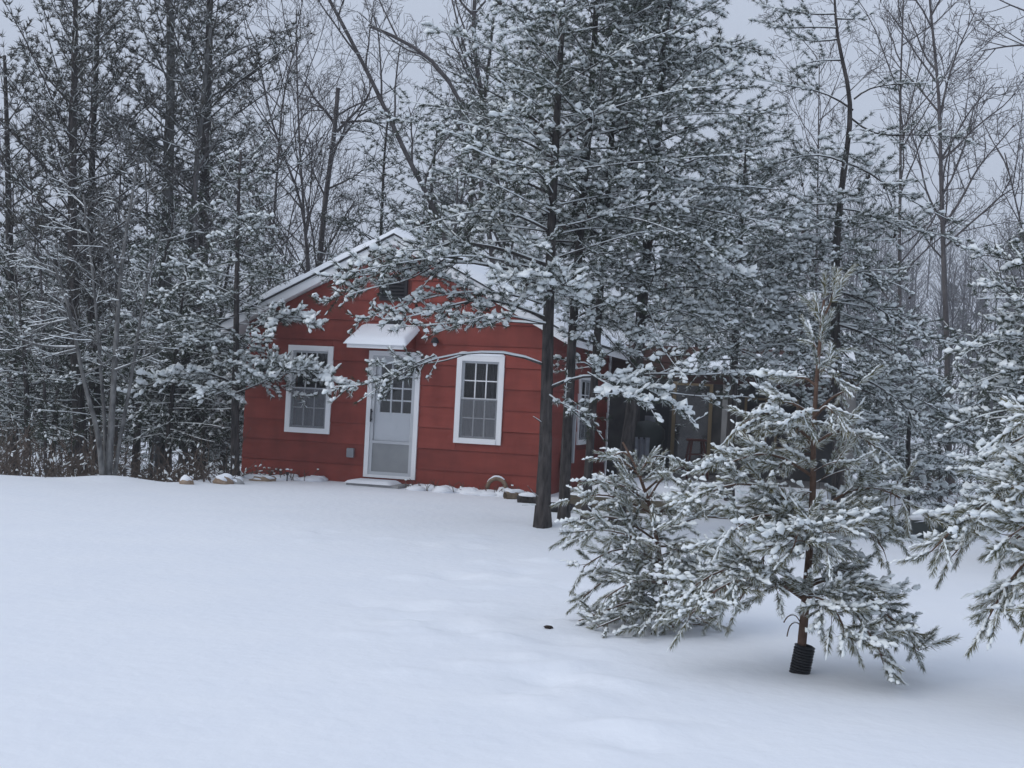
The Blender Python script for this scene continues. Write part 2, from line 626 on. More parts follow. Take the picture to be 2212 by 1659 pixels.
# roof
OE, OF, OB = .40, .22, .25
def roof_z(u):
    return HA - abs(u + W / 2) * PITCHR
EU = W / 2 + OE
for sgn in (-1, 1):
    ue = -W / 2 + sgn * EU
    a, b = (-W / 2, roof_z(-W / 2)), (ue, roof_z(ue))
    def slabp(z_off0, z_off1, v0, v1, uu0=None, uu1=None):
        u0_ = a[0] if uu0 is None else uu0
        u1_ = b[0] if uu1 is None else uu1
        pl = [(u0_, roof_z(u0_) + z_off0), (u1_, roof_z(u1_) + z_off0), (u1_, roof_z(u1_) + z_off1), (u0_, roof_z(u0_) + z_off1)]
        if sgn < 0:
            pl = pl[::-1]
        mb = MB()
        prism(mb, pl, v0, v1)
        return mb
    slabp(.012, .125, -OF + .03, D + OB).build('roof_panel', M['white'], cabin)
    slabp(.0, .150, -OF, -OF + .028).build('rake_board', M['white'], cabin)
    slabp(.151, .178, -OF - .03, D + OB + .02, uu1=ue + sgn * .03).build('roofing_sheet', M['roofing'], cabin)
    # snow blanket on this slope
    nu, nv = 34, 60
    uu = np.linspace(a[0], ue + sgn * .05, nu)
    vv = np.linspace(-OF - .035, D + OB + .03, nv)
    UU, VV = np.meshgrid(uu, vv)
    rg = np.random.default_rng(20 + sgn)
    edge = np.minimum.reduce([(VV - vv[0]) / .10, (vv[-1] - VV) / .10, np.abs(UU - uu[-1]) / .12])
    th = .125 * np.sqrt(np.clip(edge, 0, 1)) + .012 * np.sin(UU * 5 + VV * 3) + .01 * np.sin(VV * 7.3 - UU * 2) + rg.normal(0, .004, UU.shape)
    th = np.maximum(th, .012)
    zt = np.array([[roof_z(u) for u in uu]] * nv) + .179
    top = np.stack([UU, VV, zt + th], -1).reshape(-1, 3)
    bot = np.stack([UU, VV, zt + .001], -1).reshape(-1, 3)
    idx = np.arange(nu * nv).reshape(nv, nu)
    q = np.stack([idx[:-1, :-1], idx[:-1, 1:], idx[1:, 1:], idx[1:, :-1]], -1).reshape(-1, 4)
    mb = MB()
    mb.quads(top, q)
    n = nu * nv
    V = np.concatenate([top, bot])
    rim = list(idx[0, :]) + list(idx[1:, -1]) + list(idx[-1, -2::-1]) + list(idx[-2:0:-1, 0])
    mb2 = [(rim[i], rim[(i + 1) % len(rim)], rim[(i + 1) % len(rim)] + n, rim[i] + n) for i in range(len(rim))]
    mb.quads(V, mb2)
    mb.build('roof_snow', M['snow'], cabin, smooth_=True)

def window_unit(name, o, place, lower_screen=True):
    """double hung window, built in a front plane (x right, -y out); place() sets the part where it belongs"""
    u0_, u1_, z0_, z1_ = o
    w, h = u1_ - u0_, z1_ - z0_
    T_ = .085
    mb = MB()
    mb.box((0, -.045, 0), (T_, .06, h))
    mb.box((w - T_, -.045, 0), (w, .06, h))
    mb.box((T_, -.047, h - T_), (w - T_, .06, h))
    mb.box((T_, -.060, 0), (w - T_, .06, T_))
    win = mb.build('window', M['white'], cabin)
    place(win)
    iw0, iw1, ih0, ih1 = T_, w - T_, T_, h - T_
    mid = (ih0 + ih1) / 2 + .01
    sf = .035
    for a, b, y in ((mid - .02, ih1, .028), (ih0, mid + .02, .005)):
        s = MB()
        s.box((iw0 + .001, y - .02, a), (iw0 + sf, y + .02, b))
        s.box((iw1 - sf, y - .02, a), (iw1 - .001, y + .02, b))
        s.box((iw0 + sf, y - .02, a), (iw1 - sf, y + .02, a + sf))
        s.box((iw0 + sf, y - .02, b - sf), (iw1 - sf, y + .02, b))
        s.build('sash', M['white_dim'], win)
        px0, px1, pz0, pz1 = iw0 + sf, iw1 - sf, a + sf, b - sf
        mm = MB()
        for k in (1, 2):
            x = px0 + (px1 - px0) * k / 3
            mm.box((x - .009, y - .012, pz0), (x + .009, y + .012, pz1))
        zc = (pz0 + pz1) / 2
        for k in range(3):
            xa = px0 + (px1 - px0) * k / 3 + (.009 if k else 0)
            xb = px0 + (px1 - px0) * (k + 1) / 3 - (.009 if k < 2 else 0)
            mm.box((xa, y - .0115, zc - .009), (xb, y + .0115, zc + .009))
            for zz in ((pz0, zc - .009), (zc + .009, pz1)):
                g_ = MB()
                g_.box((xa, y - .002, zz[0]), (xb, y + .002, zz[1]))
                g_.build('pane', M['glass'], win)
        mm.build('muntin', M['white'], win)
    if lower_screen:
        sc = MB()
        sc.box((iw0 + .002, -.020, ih0 + .002), (iw1 - .002, -.0185, mid))
        sc.build('insect_screen', M['screen'], win)
    return win

def front_place(o_):
    def f(ob):
        ob.location = (o_[0], 0, o_[2])
    return f
window_unit('window', WL, front_place(WL))
wr = window_unit('window', WR, front_place(WR))
def ledge_snow(win, u0_, u1_, z_, h_, v0_, v1_):
    nu_, nv_ = 22, 7
    U_, V_ = np.meshgrid(np.linspace(u0_, u1_, nu_), np.linspace(v0_, v1_, nv_))
    e_ = np.minimum.reduce([(U_ - u0_) / .05, (u1_ - U_) / .05, (V_ - v0_) / .03])
    Z_ = z_ + h_ * np.clip(e_, 0, 1) ** .5 * (1 + .25 * np.sin(U_ * 13 + z_ * 9))
    ix = np.arange(nu_ * nv_).reshape(nv_, nu_)
    m_ = MB()
    m_.quads(np.stack([U_, V_, Z_], -1).reshape(-1, 3), np.stack([ix[:-1, :-1], ix[:-1, 1:], ix[1:, 1:], ix[1:, :-1]], -1).reshape(-1, 4))
    m_.build('snow_cap', M['snow'], win, smooth_=True)
ledge_snow(wr, -.01, WR[1] - WR[0] + .01, WR[3] - WR[2] + .001, .05, -.05, -.002)
def side_place(ob):
    ob.location = (0, SW[0], SW[2])
    ob.rotation_euler = (0, 0, math.pi / 2)
window_unit('window', (SW[0], SW[1], SW[2], SW[3]), side_place)
# curtains inside, behind the glass
for o in (WL, WR):
    cm = MB()
    xs = np.linspace(o[0] + .05, o[1] - .05, 40)
    for k in range(len(xs) - 1):
        ya, yb = .30 + .02 * math.sin(k * 1.3), .30 + .02 * math.sin((k + 1) * 1.3)
        zt_ = o[3] - .1
        cm.quads(np.array([(xs[k], ya, o[2] + .1), (xs[k + 1], yb, o[2] + .1), (xs[k + 1], yb, zt_), (xs[k], ya, zt_)]), [(0, 1, 2, 3)])
    cm.build('curtain', M['curtain'], cabin)

# door: outer casing, storm door with clear top and obscured lower panel, panelled inner door behind
def door_unit():
    u0_, u1_, z0_, z1_ = DO
    w, h = u1_ - u0_, z1_ - z0_
    c = .075
    mb = MB()
    mb.box((0, -.05, 0), (c, .06, h))
    mb.box((w - c, -.05, 0), (w, .06, h))
    mb.box((c, -.05, h - c), (w - c, .06, h))
    mb.box((c, -.055, 0), (w - c, .06, .045))
    d = mb.build('door', M['white'], cabin)
    d.location = (u0_, 0, z0_)
    a, b, lo, hi = c, w - c, .046, h - c
    s = MB()
    f = .055
    s.box((a + .003, -.035, lo), (a + f, -.008, hi))
    s.box((b - f, -.035, lo), (b - .003, -.008, hi))
    s.box((a + f, -.035, hi - f), (b - f, -.008, hi))
    s.box((a + f, -.035, lo), (b - f, -.008, lo + .05))
    s.box((a + f, -.035, .555), (b - f, -.008, .60))
    s.build('storm_door_frame', M['white_dim'], d)
    p = MB()
    p.box((a + f, -.024, lo + .05), (b - f, -.018, .555))
    p.build('lower_panel', M['grey_panel'], d)
    p = MB()
    p.box((a + f, -.024, .60), (b - f, -.020, hi - f))
    p.build('storm_pane', M['glass'], d)
    # inner door with 3 x 4 lights over a flat panel
    q = MB()
    x0, x1 = a + .035, b - .01
    y0, y1 = .012, .055
    l0, l1 = x0 + .10, x1 - .03
    lz0, lz1 = 1.065, 1.86
    q.box((a, y0, lo), (l0, y1, hi))
    q.box((l1, y0, lo), (b, y1, hi))
    q.box((l0, y0, lo), (l1, y1, lz0))
    q.box((l0, y0, lz1), (l1, y1, hi))
    q.box((l0 + .01, y0 - .010, .66), (l1 - .01, y0 - .001, .69))
    q.box((l0 + .01, y0 - .010, .945), (l1 - .01, y0 - .001, .965))
    q.build('door_leaf', M['white'], d)
    m = MB()
    for k in (1, 2):
        x = l0 + (l1 - l0) * k / 3
        m.box((x - .012, y0 - .004, lz0), (x + .012, y1 - .01, lz1))
    for r in range(4):
        za, zb = lz0 + (lz1 - lz0) * r / 4, lz0 + (lz1 - lz0) * (r + 1) / 4
        for k in range(3):
            xa = l0 + (l1 - l0) * k / 3 + (.012 if k else 0)
            xb = l0 + (l1 - l0) * (k + 1) / 3 - (.012 if k < 2 else 0)
            if r:
                m.box((xa, y0 - .0035, za - .012), (xb, y1 - .0105, za + .012))
            g_ = MB()
            g_.box((xa, y0 + .012, za + (.012 if r else 0)), (xb, y0 + .016, zb - (.012 if r < 3 else 0)))
            g_.build('pane', M['glass'], d)
    m.build('muntin', M['white'], d)
    hnd = MB()
    hnd.box((a + .012, -.075, .93), (a + .032, -.035, .95))
    hnd.box((a + .012, -.075, 1.06), (a + .032, -.035, 1.08))
    hnd.box((a + .010, -.090, .90), (a + .034, -.075, 1.11))
    hnd.build('door_handle', M['dark'], d)
M['grey_panel'] = mat('obscured_panel', (.25, .262, .27), (.31, .322, .33), rough=.35, scale=3)
door_unit()

# canopy over the door
cu0, cu1 = -3.13, -2.16
pl = [(0, 2.55), (-.62, 2.21)]
def canopy():
    def wedge(za, zb, u0_, u1_, v1=-.62):
        # a sloping sheet from the wall down to the front edge, thickness za..zb above the line
        V = [(u0_, -.004, 2.475 + za), (u1_, -.004, 2.475 + za), (u1_, v1, 2.215 + za), (u0_, v1, 2.215 + za),
             (u0_, -.004, 2.475 + zb), (u1_, -.004, 2.475 + zb), (u1_, v1, 2.215 + zb), (u0_, v1, 2.215 + zb)]
        mb = MB()
        mb.quads(np.array(V), [(0, 1, 2, 3), (7, 6, 5, 4), (3, 2, 6, 7), (0, 4, 5, 1), (0, 3, 7, 4), (1, 5, 6, 2)])
        return mb
    mb = wedge(-.0, .03, cu0, cu1)
    mb.box((cu0, -.64, 2.175), (cu1, -.621, 2.24))
    c = mb.build('canopy', M['white'], cabin)
    for u in (cu0 + .03, cu1 - .06):
        b = MB()
        V = np.array([(u, -.004, 2.47), (u, -.60, 2.222), (u, -.004, 2.20), (u + .03, -.004, 2.47), (u + .03, -.60, 2.222), (u + .03, -.004, 2.20)])
        b.add(V, [(0, 1, 2), (3, 5, 4), (0, 3, 4), (0, 4, 1), (1, 4, 5), (1, 5, 2), (2, 5, 3), (2, 3, 0)])
        b.build('bracket', M['siding'], c)
    wedge(.031, .045, cu0 - .01, cu1 + .01, -.655).build('roofing_sheet', M['roofing'], c)
    nu, nv = 26, 18
    uu = np.linspace(cu0 - .05, cu1 + .03, nu)
    tt = np.linspace(0, 1, nv)
    UU, TT = np.meshgrid(uu, tt)
    e = np.minimum.reduce([(UU - uu[0]) / .13, (uu[-1] - UU) / .08, (1 - TT) / .18])
    th = .085 * np.clip(e, 0, 1) ** .45 + .006 * np.sin(UU * 9 + TT * 4)
    v = -.006 - TT * .68
    zz = 2.475 + .046 - TT * .68 * (2.475 - 2.215) / .616
    top = np.stack([UU, v, zz + np.maximum(th, .004)], -1).reshape(-1, 3)
    bot = np.stack([UU, v, zz], -1).reshape(-1, 3)
    idx = np.arange(nu * nv).reshape(nv, nu)
    q = np.stack([idx[:-1, :-1], idx[1:, :-1], idx[1:, 1:], idx[:-1, 1:]], -1).reshape(-1, 4)
    n = nu * nv
    mb = MB()
    mb.quads(np.concatenate([top, bot]), np.concatenate([q, q[:, ::-1] + n]))
    rim = list(idx[0, :]) + list(idx[1:, -1]) + list(idx[-1, -2::-1]) + list(idx[-2:0:-1, 0])
    mb.quads(np.concatenate([top, bot]), [(rim[i], rim[i] + n, rim[(i + 1) % len(rim)] + n, rim[(i + 1) % len(rim)]) for i in range(len(rim))])
    mb.build('snow_cap', M['snow'], c, smooth_=True)
    t = MB()
    t.box((-2.72, -.030, 2.60), (-2.42, -.018, 2.70))
    t.build('dark_plate', M['dark'], cabin)
canopy()

# gable vent with louvres
mb = MB()
vu0, vu1, vz0, vz1 = -2.845, -2.375, 2.985, 3.40
mb.box((vu0, -.05, vz0), (vu0 + .04, 0, vz1))
mb.box((vu1 - .04, -.05, vz0), (vu1, 0, vz1))
mb.box((vu0 + .04, -.05, vz0), (vu1 - .04, 0, vz0 + .04))
mb.box((vu0 + .04, -.05, vz1 - .04), (vu1 - .04, 0, vz1))
mb.box((vu0 + .04, -.004, vz0 + .04), (vu1 - .04, -.001, vz1 - .04))
vent = mb.build('gable_vent', M['dark'], cabin)
for k in range(6):
    zz = vz0 + .05 + k * .056
    s = MB()
    V = np.array([(vu0 + .041, -.045, zz), (vu1 - .041, -.045, zz), (vu1 - .041, -.008, zz + .05), (vu0 + .041, -.008, zz + .05)])
    V2 = V + np.array([0, 0, .006])
    s.quads(np.concatenate([V, V2]), [(0, 3, 2, 1), (4, 5, 6, 7), (0, 1, 5, 4), (1, 2, 6, 5), (2, 3, 7, 6), (3, 0, 4, 7)])
    s.build('slat', M['dark'], vent)

def lathe(prof, k=12):
    """prof: (r, z) pairs"""
    mb = MB()
    n = len(prof)
    V = [(r * math.cos(2 * math.pi * j / k), r * math.sin(2 * math.pi * j / k), z) for r, z in prof for j in range(k)]
    q = [(i * k + j, i * k + (j + 1) % k, (i + 1) * k + (j + 1) % k, (i + 1) * k + j) for i in range(n - 1) for j in range(k)]
    mb.quads(np.array(V), q)
    return mb

# wall lamp and outlet box
lm = lathe([(.0, .075), (.03, .07), (.06, .02), (.065, -.02), (.058, -.02), (.05, .015), (.0, .03)])
lamp = lm.build('wall_lamp', M['dark'], cabin, smooth_=True)
lamp.location = (-1.84, -.10, 2.34)
am = MB()
am.box((-.012, .0, .02), (.012, .098, .045))
am.build('lamp_arm', M['dark'], lamp)
bl = lathe([(.0, .02), (.022, .0), (.035, -.035), (.026, -.065), (.0, -.075)])
bl.build('bulb', M['white'], lamp, smooth_=True)
ob = MB()
ob.box((-3.26, -.075, .40), (-3.15, -.018, .55))
ob.box((-3.265, -.082, .41), (-3.145, -.0751, .54))
ob.build('outlet_box', M['grey_metal'], cabin)

# step in front of the door
st = MB()
st.box((-3.03, -.62, -.25), (-2.16, -.052, .03))
step = st.build('door_step', M['concrete'], cabin)
V = []
nu, nv = 18, 10
uu, vv = np.linspace(-3.06, -2.28, nu), np.linspace(-.66, -.08, nv)
UU, VV = np.meshgrid(uu, vv)
e = np.minimum.reduce([(UU - uu[0]) / .08, (uu[-1] - UU) / .08, (VV - vv[0]) / .1, (vv[-1] - VV) / .02])
ZZ = .031 + .05 * np.clip(e, 0, 1) ** .5
idx = np.arange(nu * nv).reshape(nv, nu)
mb = MB()
mb.quads(np.stack([UU, VV, ZZ], -1).reshape(-1, 3), np.stack([idx[:-1, :-1], idx[:-1, 1:], idx[1:, 1:], idx[1:, :-1]], -1).reshape(-1, 4))
mb.build('snow_cap', M['snow'], step, smooth_=True)

def at_cabin(u, v, z):
    return tuple(loc2w(u, v, z))

# orange ornament hanging in the left window
orn = thing('hanging_ornament', 'small orange ornament hanging behind the glass of the window left of the door', 'ornament', at_cabin(-4.19, .10, 1.33), -YAW)
for dx in (-.038, .038):
    s = lathe([(0, .05), (.022, .042), (.036, .01), (.03, -.03), (0, -.05)], 10).build('orange_bulb', M['orange'], orn, smooth_=True)
    s.location = (dx, 0, 0)
s = MB()
tubes(s, [[(-.038, 0, .045), (0, 0, .12), (0, 0, .30)], [(.038, 0, .045), (.01, 0, .11), (.0, 0, .12)]], [[.003] * 3] * 2, 4)
s.build('string', M['dark'], orn)

# ------------------------------------------------------------------ wing at the back right with a covered deck
wing = thing('porch_wing', 'dark brown porch wing joined to the right side of the red cabin', 'porch', tuple(loc2w(0, 0, 0)), -YAW)
DV = D + .05
mb = MB()
mb.box((.032, DV, -.5), (1.32, DV + .12, 2.0))
mb.box((2.12, DV, -.5), (4.6, DV + .12, 2.0))
mb.box((1.32, DV, -.5), (2.12, DV + .12, .15))
mb.box((.032, DV, 2.0), (4.6, DV + .12, 2.7))
mb.box((4.48, DV + .12, -.5), (4.6, DV + 3.2, 2.7))
mb.box((.032, DV + 3.08, -.5), (4.48, DV + 3.2, 2.7))
mb.build('wall', M['grey_wall'], wing)
rbx = random.Random(8)
for k in range(4):
    b = board_mesh(4.5, .16).build('siding_board', M['brown_wall'], wing)
    b.location = (.06, DV - .002, 2.05 + k * .165)
# sliding door with tan frame
mb = MB()
mb.box((1.32, DV - .03, .15), (1.39, DV + .05, 2.0))
mb.box((2.05, DV - .03, .15), (2.12, DV + .05, 2.0))
mb.box((1.39, DV - .03, 1.93), (2.05, DV + .05, 2.0))
mb.box((1.39, DV - .03, .15), (2.05, DV + .05, .21))
dd = mb.build('glass_door', M['tan_wood'], wing)
mb = MB()
mb.box((1.39, DV + .0, .21), (2.05, DV + .01, 1.93))
mb.build('pane', M['glass'], dd)
mb = MB()
mb.box((.68, DV - .03, .15), (1.26, DV - .001, 1.95))
dk = mb.build('dark_door', M['dark'], wing)
mb = MB()
mb.box((.78, DV - .036, .98), (1.0, DV - .031, 1.28))
mb.build('pane', M['pale_cloth'], dk)
# windows of the wing right of the post
for u in (2.75, 3.35):
    mb = MB()
    mb.box((u, DV - .03, .75), (u + .05, DV - .001, 1.75))
    mb.box((u + .40, DV - .03, .75), (u + .45, DV - .001, 1.75))
    mb.box((u + .05, DV - .03, 1.70), (u + .40, DV - .001, 1.75))
    mb.box((u + .05, DV - .03, .75), (u + .40, DV - .001, .80))
    wf = mb.build('window', M['tan_wood'], wing)
    mb = MB()
    mb.box((u + .05, DV - .012, .80), (u + .40, DV - .004, 1.70))
    mb.build('pane', M['dark'], wf)
# porch roof: low slope from the wall down to a beam on posts
RV0 = 2.9
def roof_wing(za, zb, va, vb, ua, ub, name, m, smooth_=False, par=None):
    f = lambda v: 2.10 + (v - RV0) * .13
    V = np.array([(ua, va, f(va) + za), (ub, va, f(va) + za), (ub, vb, f(vb) + za), (ua, vb, f(vb) + za),
                  (ua, va, f(va) + zb), (ub, va, f(va) + zb), (ub, vb, f(vb) + zb), (ua, vb, f(vb) + zb)])
    mb = MB()
    mb.quads(V, [(3, 2, 1, 0), (4, 5, 6, 7), (0, 1, 5, 4), (1, 2, 6, 5), (2, 3, 7, 6), (3, 0, 4, 7)])
    return mb.build(name, m, par or wing, smooth_)
rp = roof_wing(.0, .05, RV0 - .25, DV + 3.3, 1.75, 4.8, 'roof', M['timber'])
roof_wing(.051, .13, RV0 - .27, DV + 3.32, 1.74, 4.82, 'roof_snow', M['snow'], par=rp)
mb = MB()
mb.box((1.76, RV0 - .08, 1.92), (4.75, RV0 + .04, 2.08))
mb.build('beam', M['brown_wall'], wing)
for u in (2.55, 4.55):
    mb = MB()
    mb.box((u, RV0 - .14, -.35), (u + .24, RV0 + .10, 1.919))
    mb.build('post', M['grey_post'], wing)

# deck
deck = thing('deck', 'low wooden deck dusted with snow beside the red cabin', 'deck', tuple(loc2w(0, 0, 0)), -YAW)
du0, du1, dv0, dv1 = .72, 4.4, -1.75, D - .02
npl = 26
pm = None
for k in range(npl):
    w_ = (du1 - du0) / npl
    if pm is None:
        mb = MB()
        mb.box((.004, dv0, 0), (w_ - .004, dv1, .035))
        pm = mb.mesh('deck_plank', M['deck_snowy'] if 'deck_snowy' in M else M['deck_wood'])
    o = bpy.data.objects.new('deck_plank', pm)
    C.objects.link(o)
    o.parent = deck
    o.location = (du0 + k * w_, 0, .125 + rbx.uniform(-.003, .003))
mb = MB()
mb.box((du0, dv0 - .045, -.12), (du1, dv0 - .001, .165))
mb.box((du0 - .045, dv0 - .045, -.12), (du0 - .001, dv1, .165))
mb.build('rim_joist', M['timber'], deck)
for u in (.95, 1.55, 2.4, 3.2):
    mb = MB()
    mb.box((u, dv0 + .02, -.4), (u + .13, dv0 + .15, .12))
    mb.build('post', M['timber'], deck)
ds = MB()
nu, nv = 50, 80
uu, vv = np.linspace(du0 + .02, du1 - .02, nu), np.linspace(dv0 + .02, RV0 + .5, nv)
UU, VV = np.meshgrid(uu, vv)
e = np.minimum.reduce([(UU - uu[0]) / .1, (uu[-1] - UU) / .1, (VV - vv[0]) / .1, (vv[-1] - VV) / 1.4])
ZZ = .163 + .035 * np.clip(e, 0, 1) ** .6 + .006 * np.sin(UU * 44) * np.clip(e, 0, 1)
idx = np.arange(nu * nv).reshape(nv, nu)
ds.quads(np.stack([UU, VV, ZZ], -1).reshape(-1, 3), np.stack([idx[:-1, :-1], idx[:-1, 1:], idx[1:, 1:], idx[1:, :-1]], -1).reshape(-1, 4))
ds.build('snow_cover', M['snow'], deck, smooth_=True)

# stool and covered grill on the deck
stool = thing('bar_stool', 'dark red wooden bar stool standing on the covered deck', 'stool', at_cabin(1.98, 4.4, .162), -YAW + .3)
lathe([(0, .74), (.19, .74), (.20, .72), (.19, .70), (0, .70)], 16).build('seat', M['red_wood'], stool)
for sx, sy in ((-1, -1), (1, -1), (1, 1), (-1, 1)):
    l = MB()
    tubes(l, [[(.11 * sx, .11 * sy, .70), (.20 * sx, .20 * sy, 0)]], [[.022, .020]], 8)
    l.build('leg', M['red_wood'], stool)
for zz, rr in ((.25, .175), (.45, .15)):
    l = MB()
    q = [(-rr, -rr), (rr, -rr), (rr, rr), (-rr, rr)]
    tubes(l, [[(*q[i], zz), (*q[(i + 1) % 4], zz)] for i in range(4)], [[.012, .012]] * 4, 6)
    l.build('stretcher', M['red_wood'], stool)
grill = thing('covered_grill', 'grill under a dark cover with a pale cloth draped beside the dark porch door', 'grill', at_cabin(1.0, 4.6, .162), -YAW - .2)
lathe([(.30, .02), (.33, .3), (.31, .62), (.36, .70), (.34, .88), (.22, 1.0), (0, 1.04)], 14).build('cover', M['tarp'], grill, smooth_=True)
cl = MB()
xs = np.linspace(-.09, .19, 15)
for k in range(14):
    r_ = lambda x: -.36 - .03 * math.sin(x * 60)
    cl.quads(np.array([(xs[k], r_(xs[k]) - .03, .12), (xs[k + 1], r_(xs[k + 1]) - .03, .12), (xs[k + 1], r_(xs[k + 1]), .72), (xs[k], r_(xs[k]), .72)]), [(0, 1, 2, 3)])
cl.build('cloth', M['pale_cloth'], grill, smooth_=True)

# things along the side wall
bd = thing('leaning_board', 'tall pale grey board leaning on the cabin side wall behind a pine trunk', 'board', at_cabin(.06, 1.45, .42), -YAW)
mb = MB()
mb.box((0, 0, 0), (.03, .10, 1.02))
mb.box((0, .62, 0), (.03, .72, 1.02))
mb.build('upright', M['white_dim'], bd)
mb = MB()
mb.box((.005, .10, .02), (.025, .62, 1.0))
mb.build('panel', M['grey_metal'], bd)
hs = MB()
for k in range(5):
    th_ = np.linspace(0, 2 * math.pi, 25)
    pts = np.stack([np.full(25, .02 + .012 * (k % 3)), .20 * np.cos(th_) * (1 - .03 * k), .30 * np.sin(th_) * (1 - .04 * k) - .02 * k], 1)
    tubes(hs, [pts], [np.full(25, .020)], 6)
ho = hs.build('hose_coil', M['rubber'], smooth_=True)
ho.location = at_cabin(.05, 1.35, .27)
ho.rotation_euler = (0, 0, -YAW)
tag(ho, 'black coil hanging low on the cabin side wall behind the pine trunks', 'hose')

# ------------------------------------------------------------------ snow, rocks and logs along the front of the cabin
def blob(rx, ry, rz, seed, k=14, n=9, amp=.16, flat=False):
    rg = np.random.default_rng(seed)
    ph = rg.uniform(0, 6.28, 6)
    fr = rg.uniform(1.2, 3.2, (6, 3))
    mb = MB()
    th = np.linspace(0, math.pi, n)
    V = []
    for t in th:
        for j in range(k):
            a = 2 * math.pi * j / k
            d = np.array([math.sin(t) * math.cos(a), math.sin(t) * math.sin(a), math.cos(t)])
            r = 1 + amp * sum(math.sin(fr[q] @ d * 1.6 + ph[q]) for q in range(6)) / 2.4
            V.append(d * r * np.array([rx, ry, rz]))
    V = np.array(V)
    if flat:
        V[:, 2] = np.maximum(V[:, 2], -.1 * rz)
    q = [(i * k + j, (i + 1) * k + j, (i + 1) * k + (j + 1) % k, i * k + (j + 1) % k) for i in range(n - 1) for j in range(k)]
    mb.quads(V, q)
    return mb

def rock(px, Yr, size, seed, label, m='rock'):
    x, y, z_ = ground_at(px, Yr)
    r = thing('rock', label, 'rock', (x, y, z_), 0, 'snow topped rocks by the cabin')
    blob(size[0], size[1], size[2], seed, 16, 10, .3).build('stone', M[m], r, smooth_=True)
    s = blob(size[0] * .8, size[1] * .8, size[2] * .6, seed + 50, 16, 10, .22)
    o = s.build('snow_cap', M['snow'], r, smooth_=True)
    o.location = (0, 0, size[2] * .60)
rock(403, 18.4, (.12, .11, .11), 1, 'tan rock with a snow cap, farthest left of the cabin corner')
rock(484, 18.75, (.16, .13, .125), 2, 'tan rock beside the pine trunk at the cabin corner')
rock(512, 18.8, (.11, .1, .10), 3, 'grey snow covered rock right of the tan one at the cabin corner', 'concrete')
rock(569, 19.6, (.20, .14, .075), 4, 'flat tan rock under thick snow below the left window')

gl = thing('garden_light', 'thin garden light stake with a red and white top by the cabin wall', 'garden light', (*ground_at(620, 19.75)[:2], 0), 0)
gl.location.z = float(g(gl.location.x, gl.location.y))
lathe([(.010, -.1), (.010, .09), (.024, .10), (.026, .15), (.0, .155)], 10).build('stake', M['dark'], gl)
lathe([(.026, .15), (.030, .175), (.0, .18)], 10).build('cap', M['red_glass'], gl)
o = blob(.034, .034, .022, 9, 10, 6, flat=True).build('snow_cap', M['snow'], gl, smooth_=True)
o.location = (0, 0, .182)

# drift of lumpy snow over the flower bed along the wall
def drift():
    mb = MB()
    rg = np.random.default_rng(31)
    for k in range(64):
        px = rg.uniform(540, 1160) if k > 22 else rg.uniform(910, 1160)
        if 760 < px < 900:
            continue
        u = -5.15 + (px - 522) / (1168 - 522) * 5.15
        v = -.12 - rg.uniform(0, .42)
        x, y, _ = loc2w(u, v, 0)
        s = rg.uniform(.06, .17)
        b = blob(s * rg.uniform(1, 1.8), s, s * rg.uniform(.35, .75), 100 + k, 9, 6, flat=True)
        V = b.V[0] + np.array([x, y, float(g(x, y)) + .0])
        mb.add(V, b.T[0])
    mb.build('snow_drift', M['snow'], smooth_=True, kind='stuff')
drift()

def stems():
    mb, sb = MB(), MB()
    rg = np.random.default_rng(33)
    PP, RR = [], []
    for k in range(120):
        if k < 70:
            px = rg.uniform(905, 1165)
        else:
            px = rg.uniform(575, 700)
        u = -5.15 + (px - 522) / (1168 - 522) * 5.15
        x, y, _ = loc2w(u, -.1 - rg.uniform(0, .45), 0)
        z_ = float(g(x, y))
        h = rg.uniform(.06, .19)
        dx, dy = rg.normal(0, .06, 2)
        PP.append([(x, y, z_ - .03), (x + dx * .4, y + dy * .4, z_ + h * .6), (x + dx * 1.3, y + dy, z_ + h)])
        RR.append([.006, .005, .003])
        if rg.random() < .14:
            b = blob(.024, .02, .014, 300 + k, 6, 4)
            sb.add(b.V[0] + np.array([x + dx, y + dy, z_ + h]), b.T[0])
    tubes(mb, PP, RR, 4)
    o = mb.build('dead_stems', M['dead_stem'], kind='stuff')
    sb.build('snow_tufts', M['tree_snow'], o, smooth_=True, kind='stuff')
stems()

arch = thing('log_ring', 'tan hollow log ring half buried in snow below the right window', 'log', at_cabin(-.68, -.16, 0), -YAW + .1)
th_ = np.linspace(-.3, math.pi + .3, 22)
a_ = MB()
tubes(a_, [np.stack([.15 * np.cos(th_), np.zeros(22), .06 + .16 * np.sin(th_)], 1)], [np.full(22, .034)], 8, .06)
a_.build('ring', M['tan_log'], arch, smooth_=True)
a_ = MB()
tubes(a_, [np.stack([.152 * np.cos(th_[6:18]), np.zeros(12), .085 + .165 * np.sin(th_[6:18])], 1)], [np.full(12, .022)], 6, .1)
a_.build('snow_cap', M['snow'], arch, smooth_=True)
for k, (px, py, L, az, lab) in enumerate([(1112, 1066, .34, .5, 'short tan log under snow next to the hollow log ring'), (1140, 1075, .30, -.2, 'dark ended log under snow near the cabin corner')]):
    x, y = ground_point(px, py + 8)
    lo = thing('log', lab, 'log', (x, y, float(g(x, y)) + .05), az)
    a_ = MB()
    tubes(a_, [[(-L / 2, 0, 0), (0, 0, .01), (L / 2, 0, 0)]], [[.062, .068, .06]], 9, .04)
    a_.build('wood', M['tan_log'] if k == 0 else M['bark_pine'], lo, smooth_=True)
    o = blob(L * .52, .062, .05, 400 + k, 12, 7, flat=True).build('snow_cap', M['snow'], lo, smooth_=True)
    o.location = (0, 0, .05)
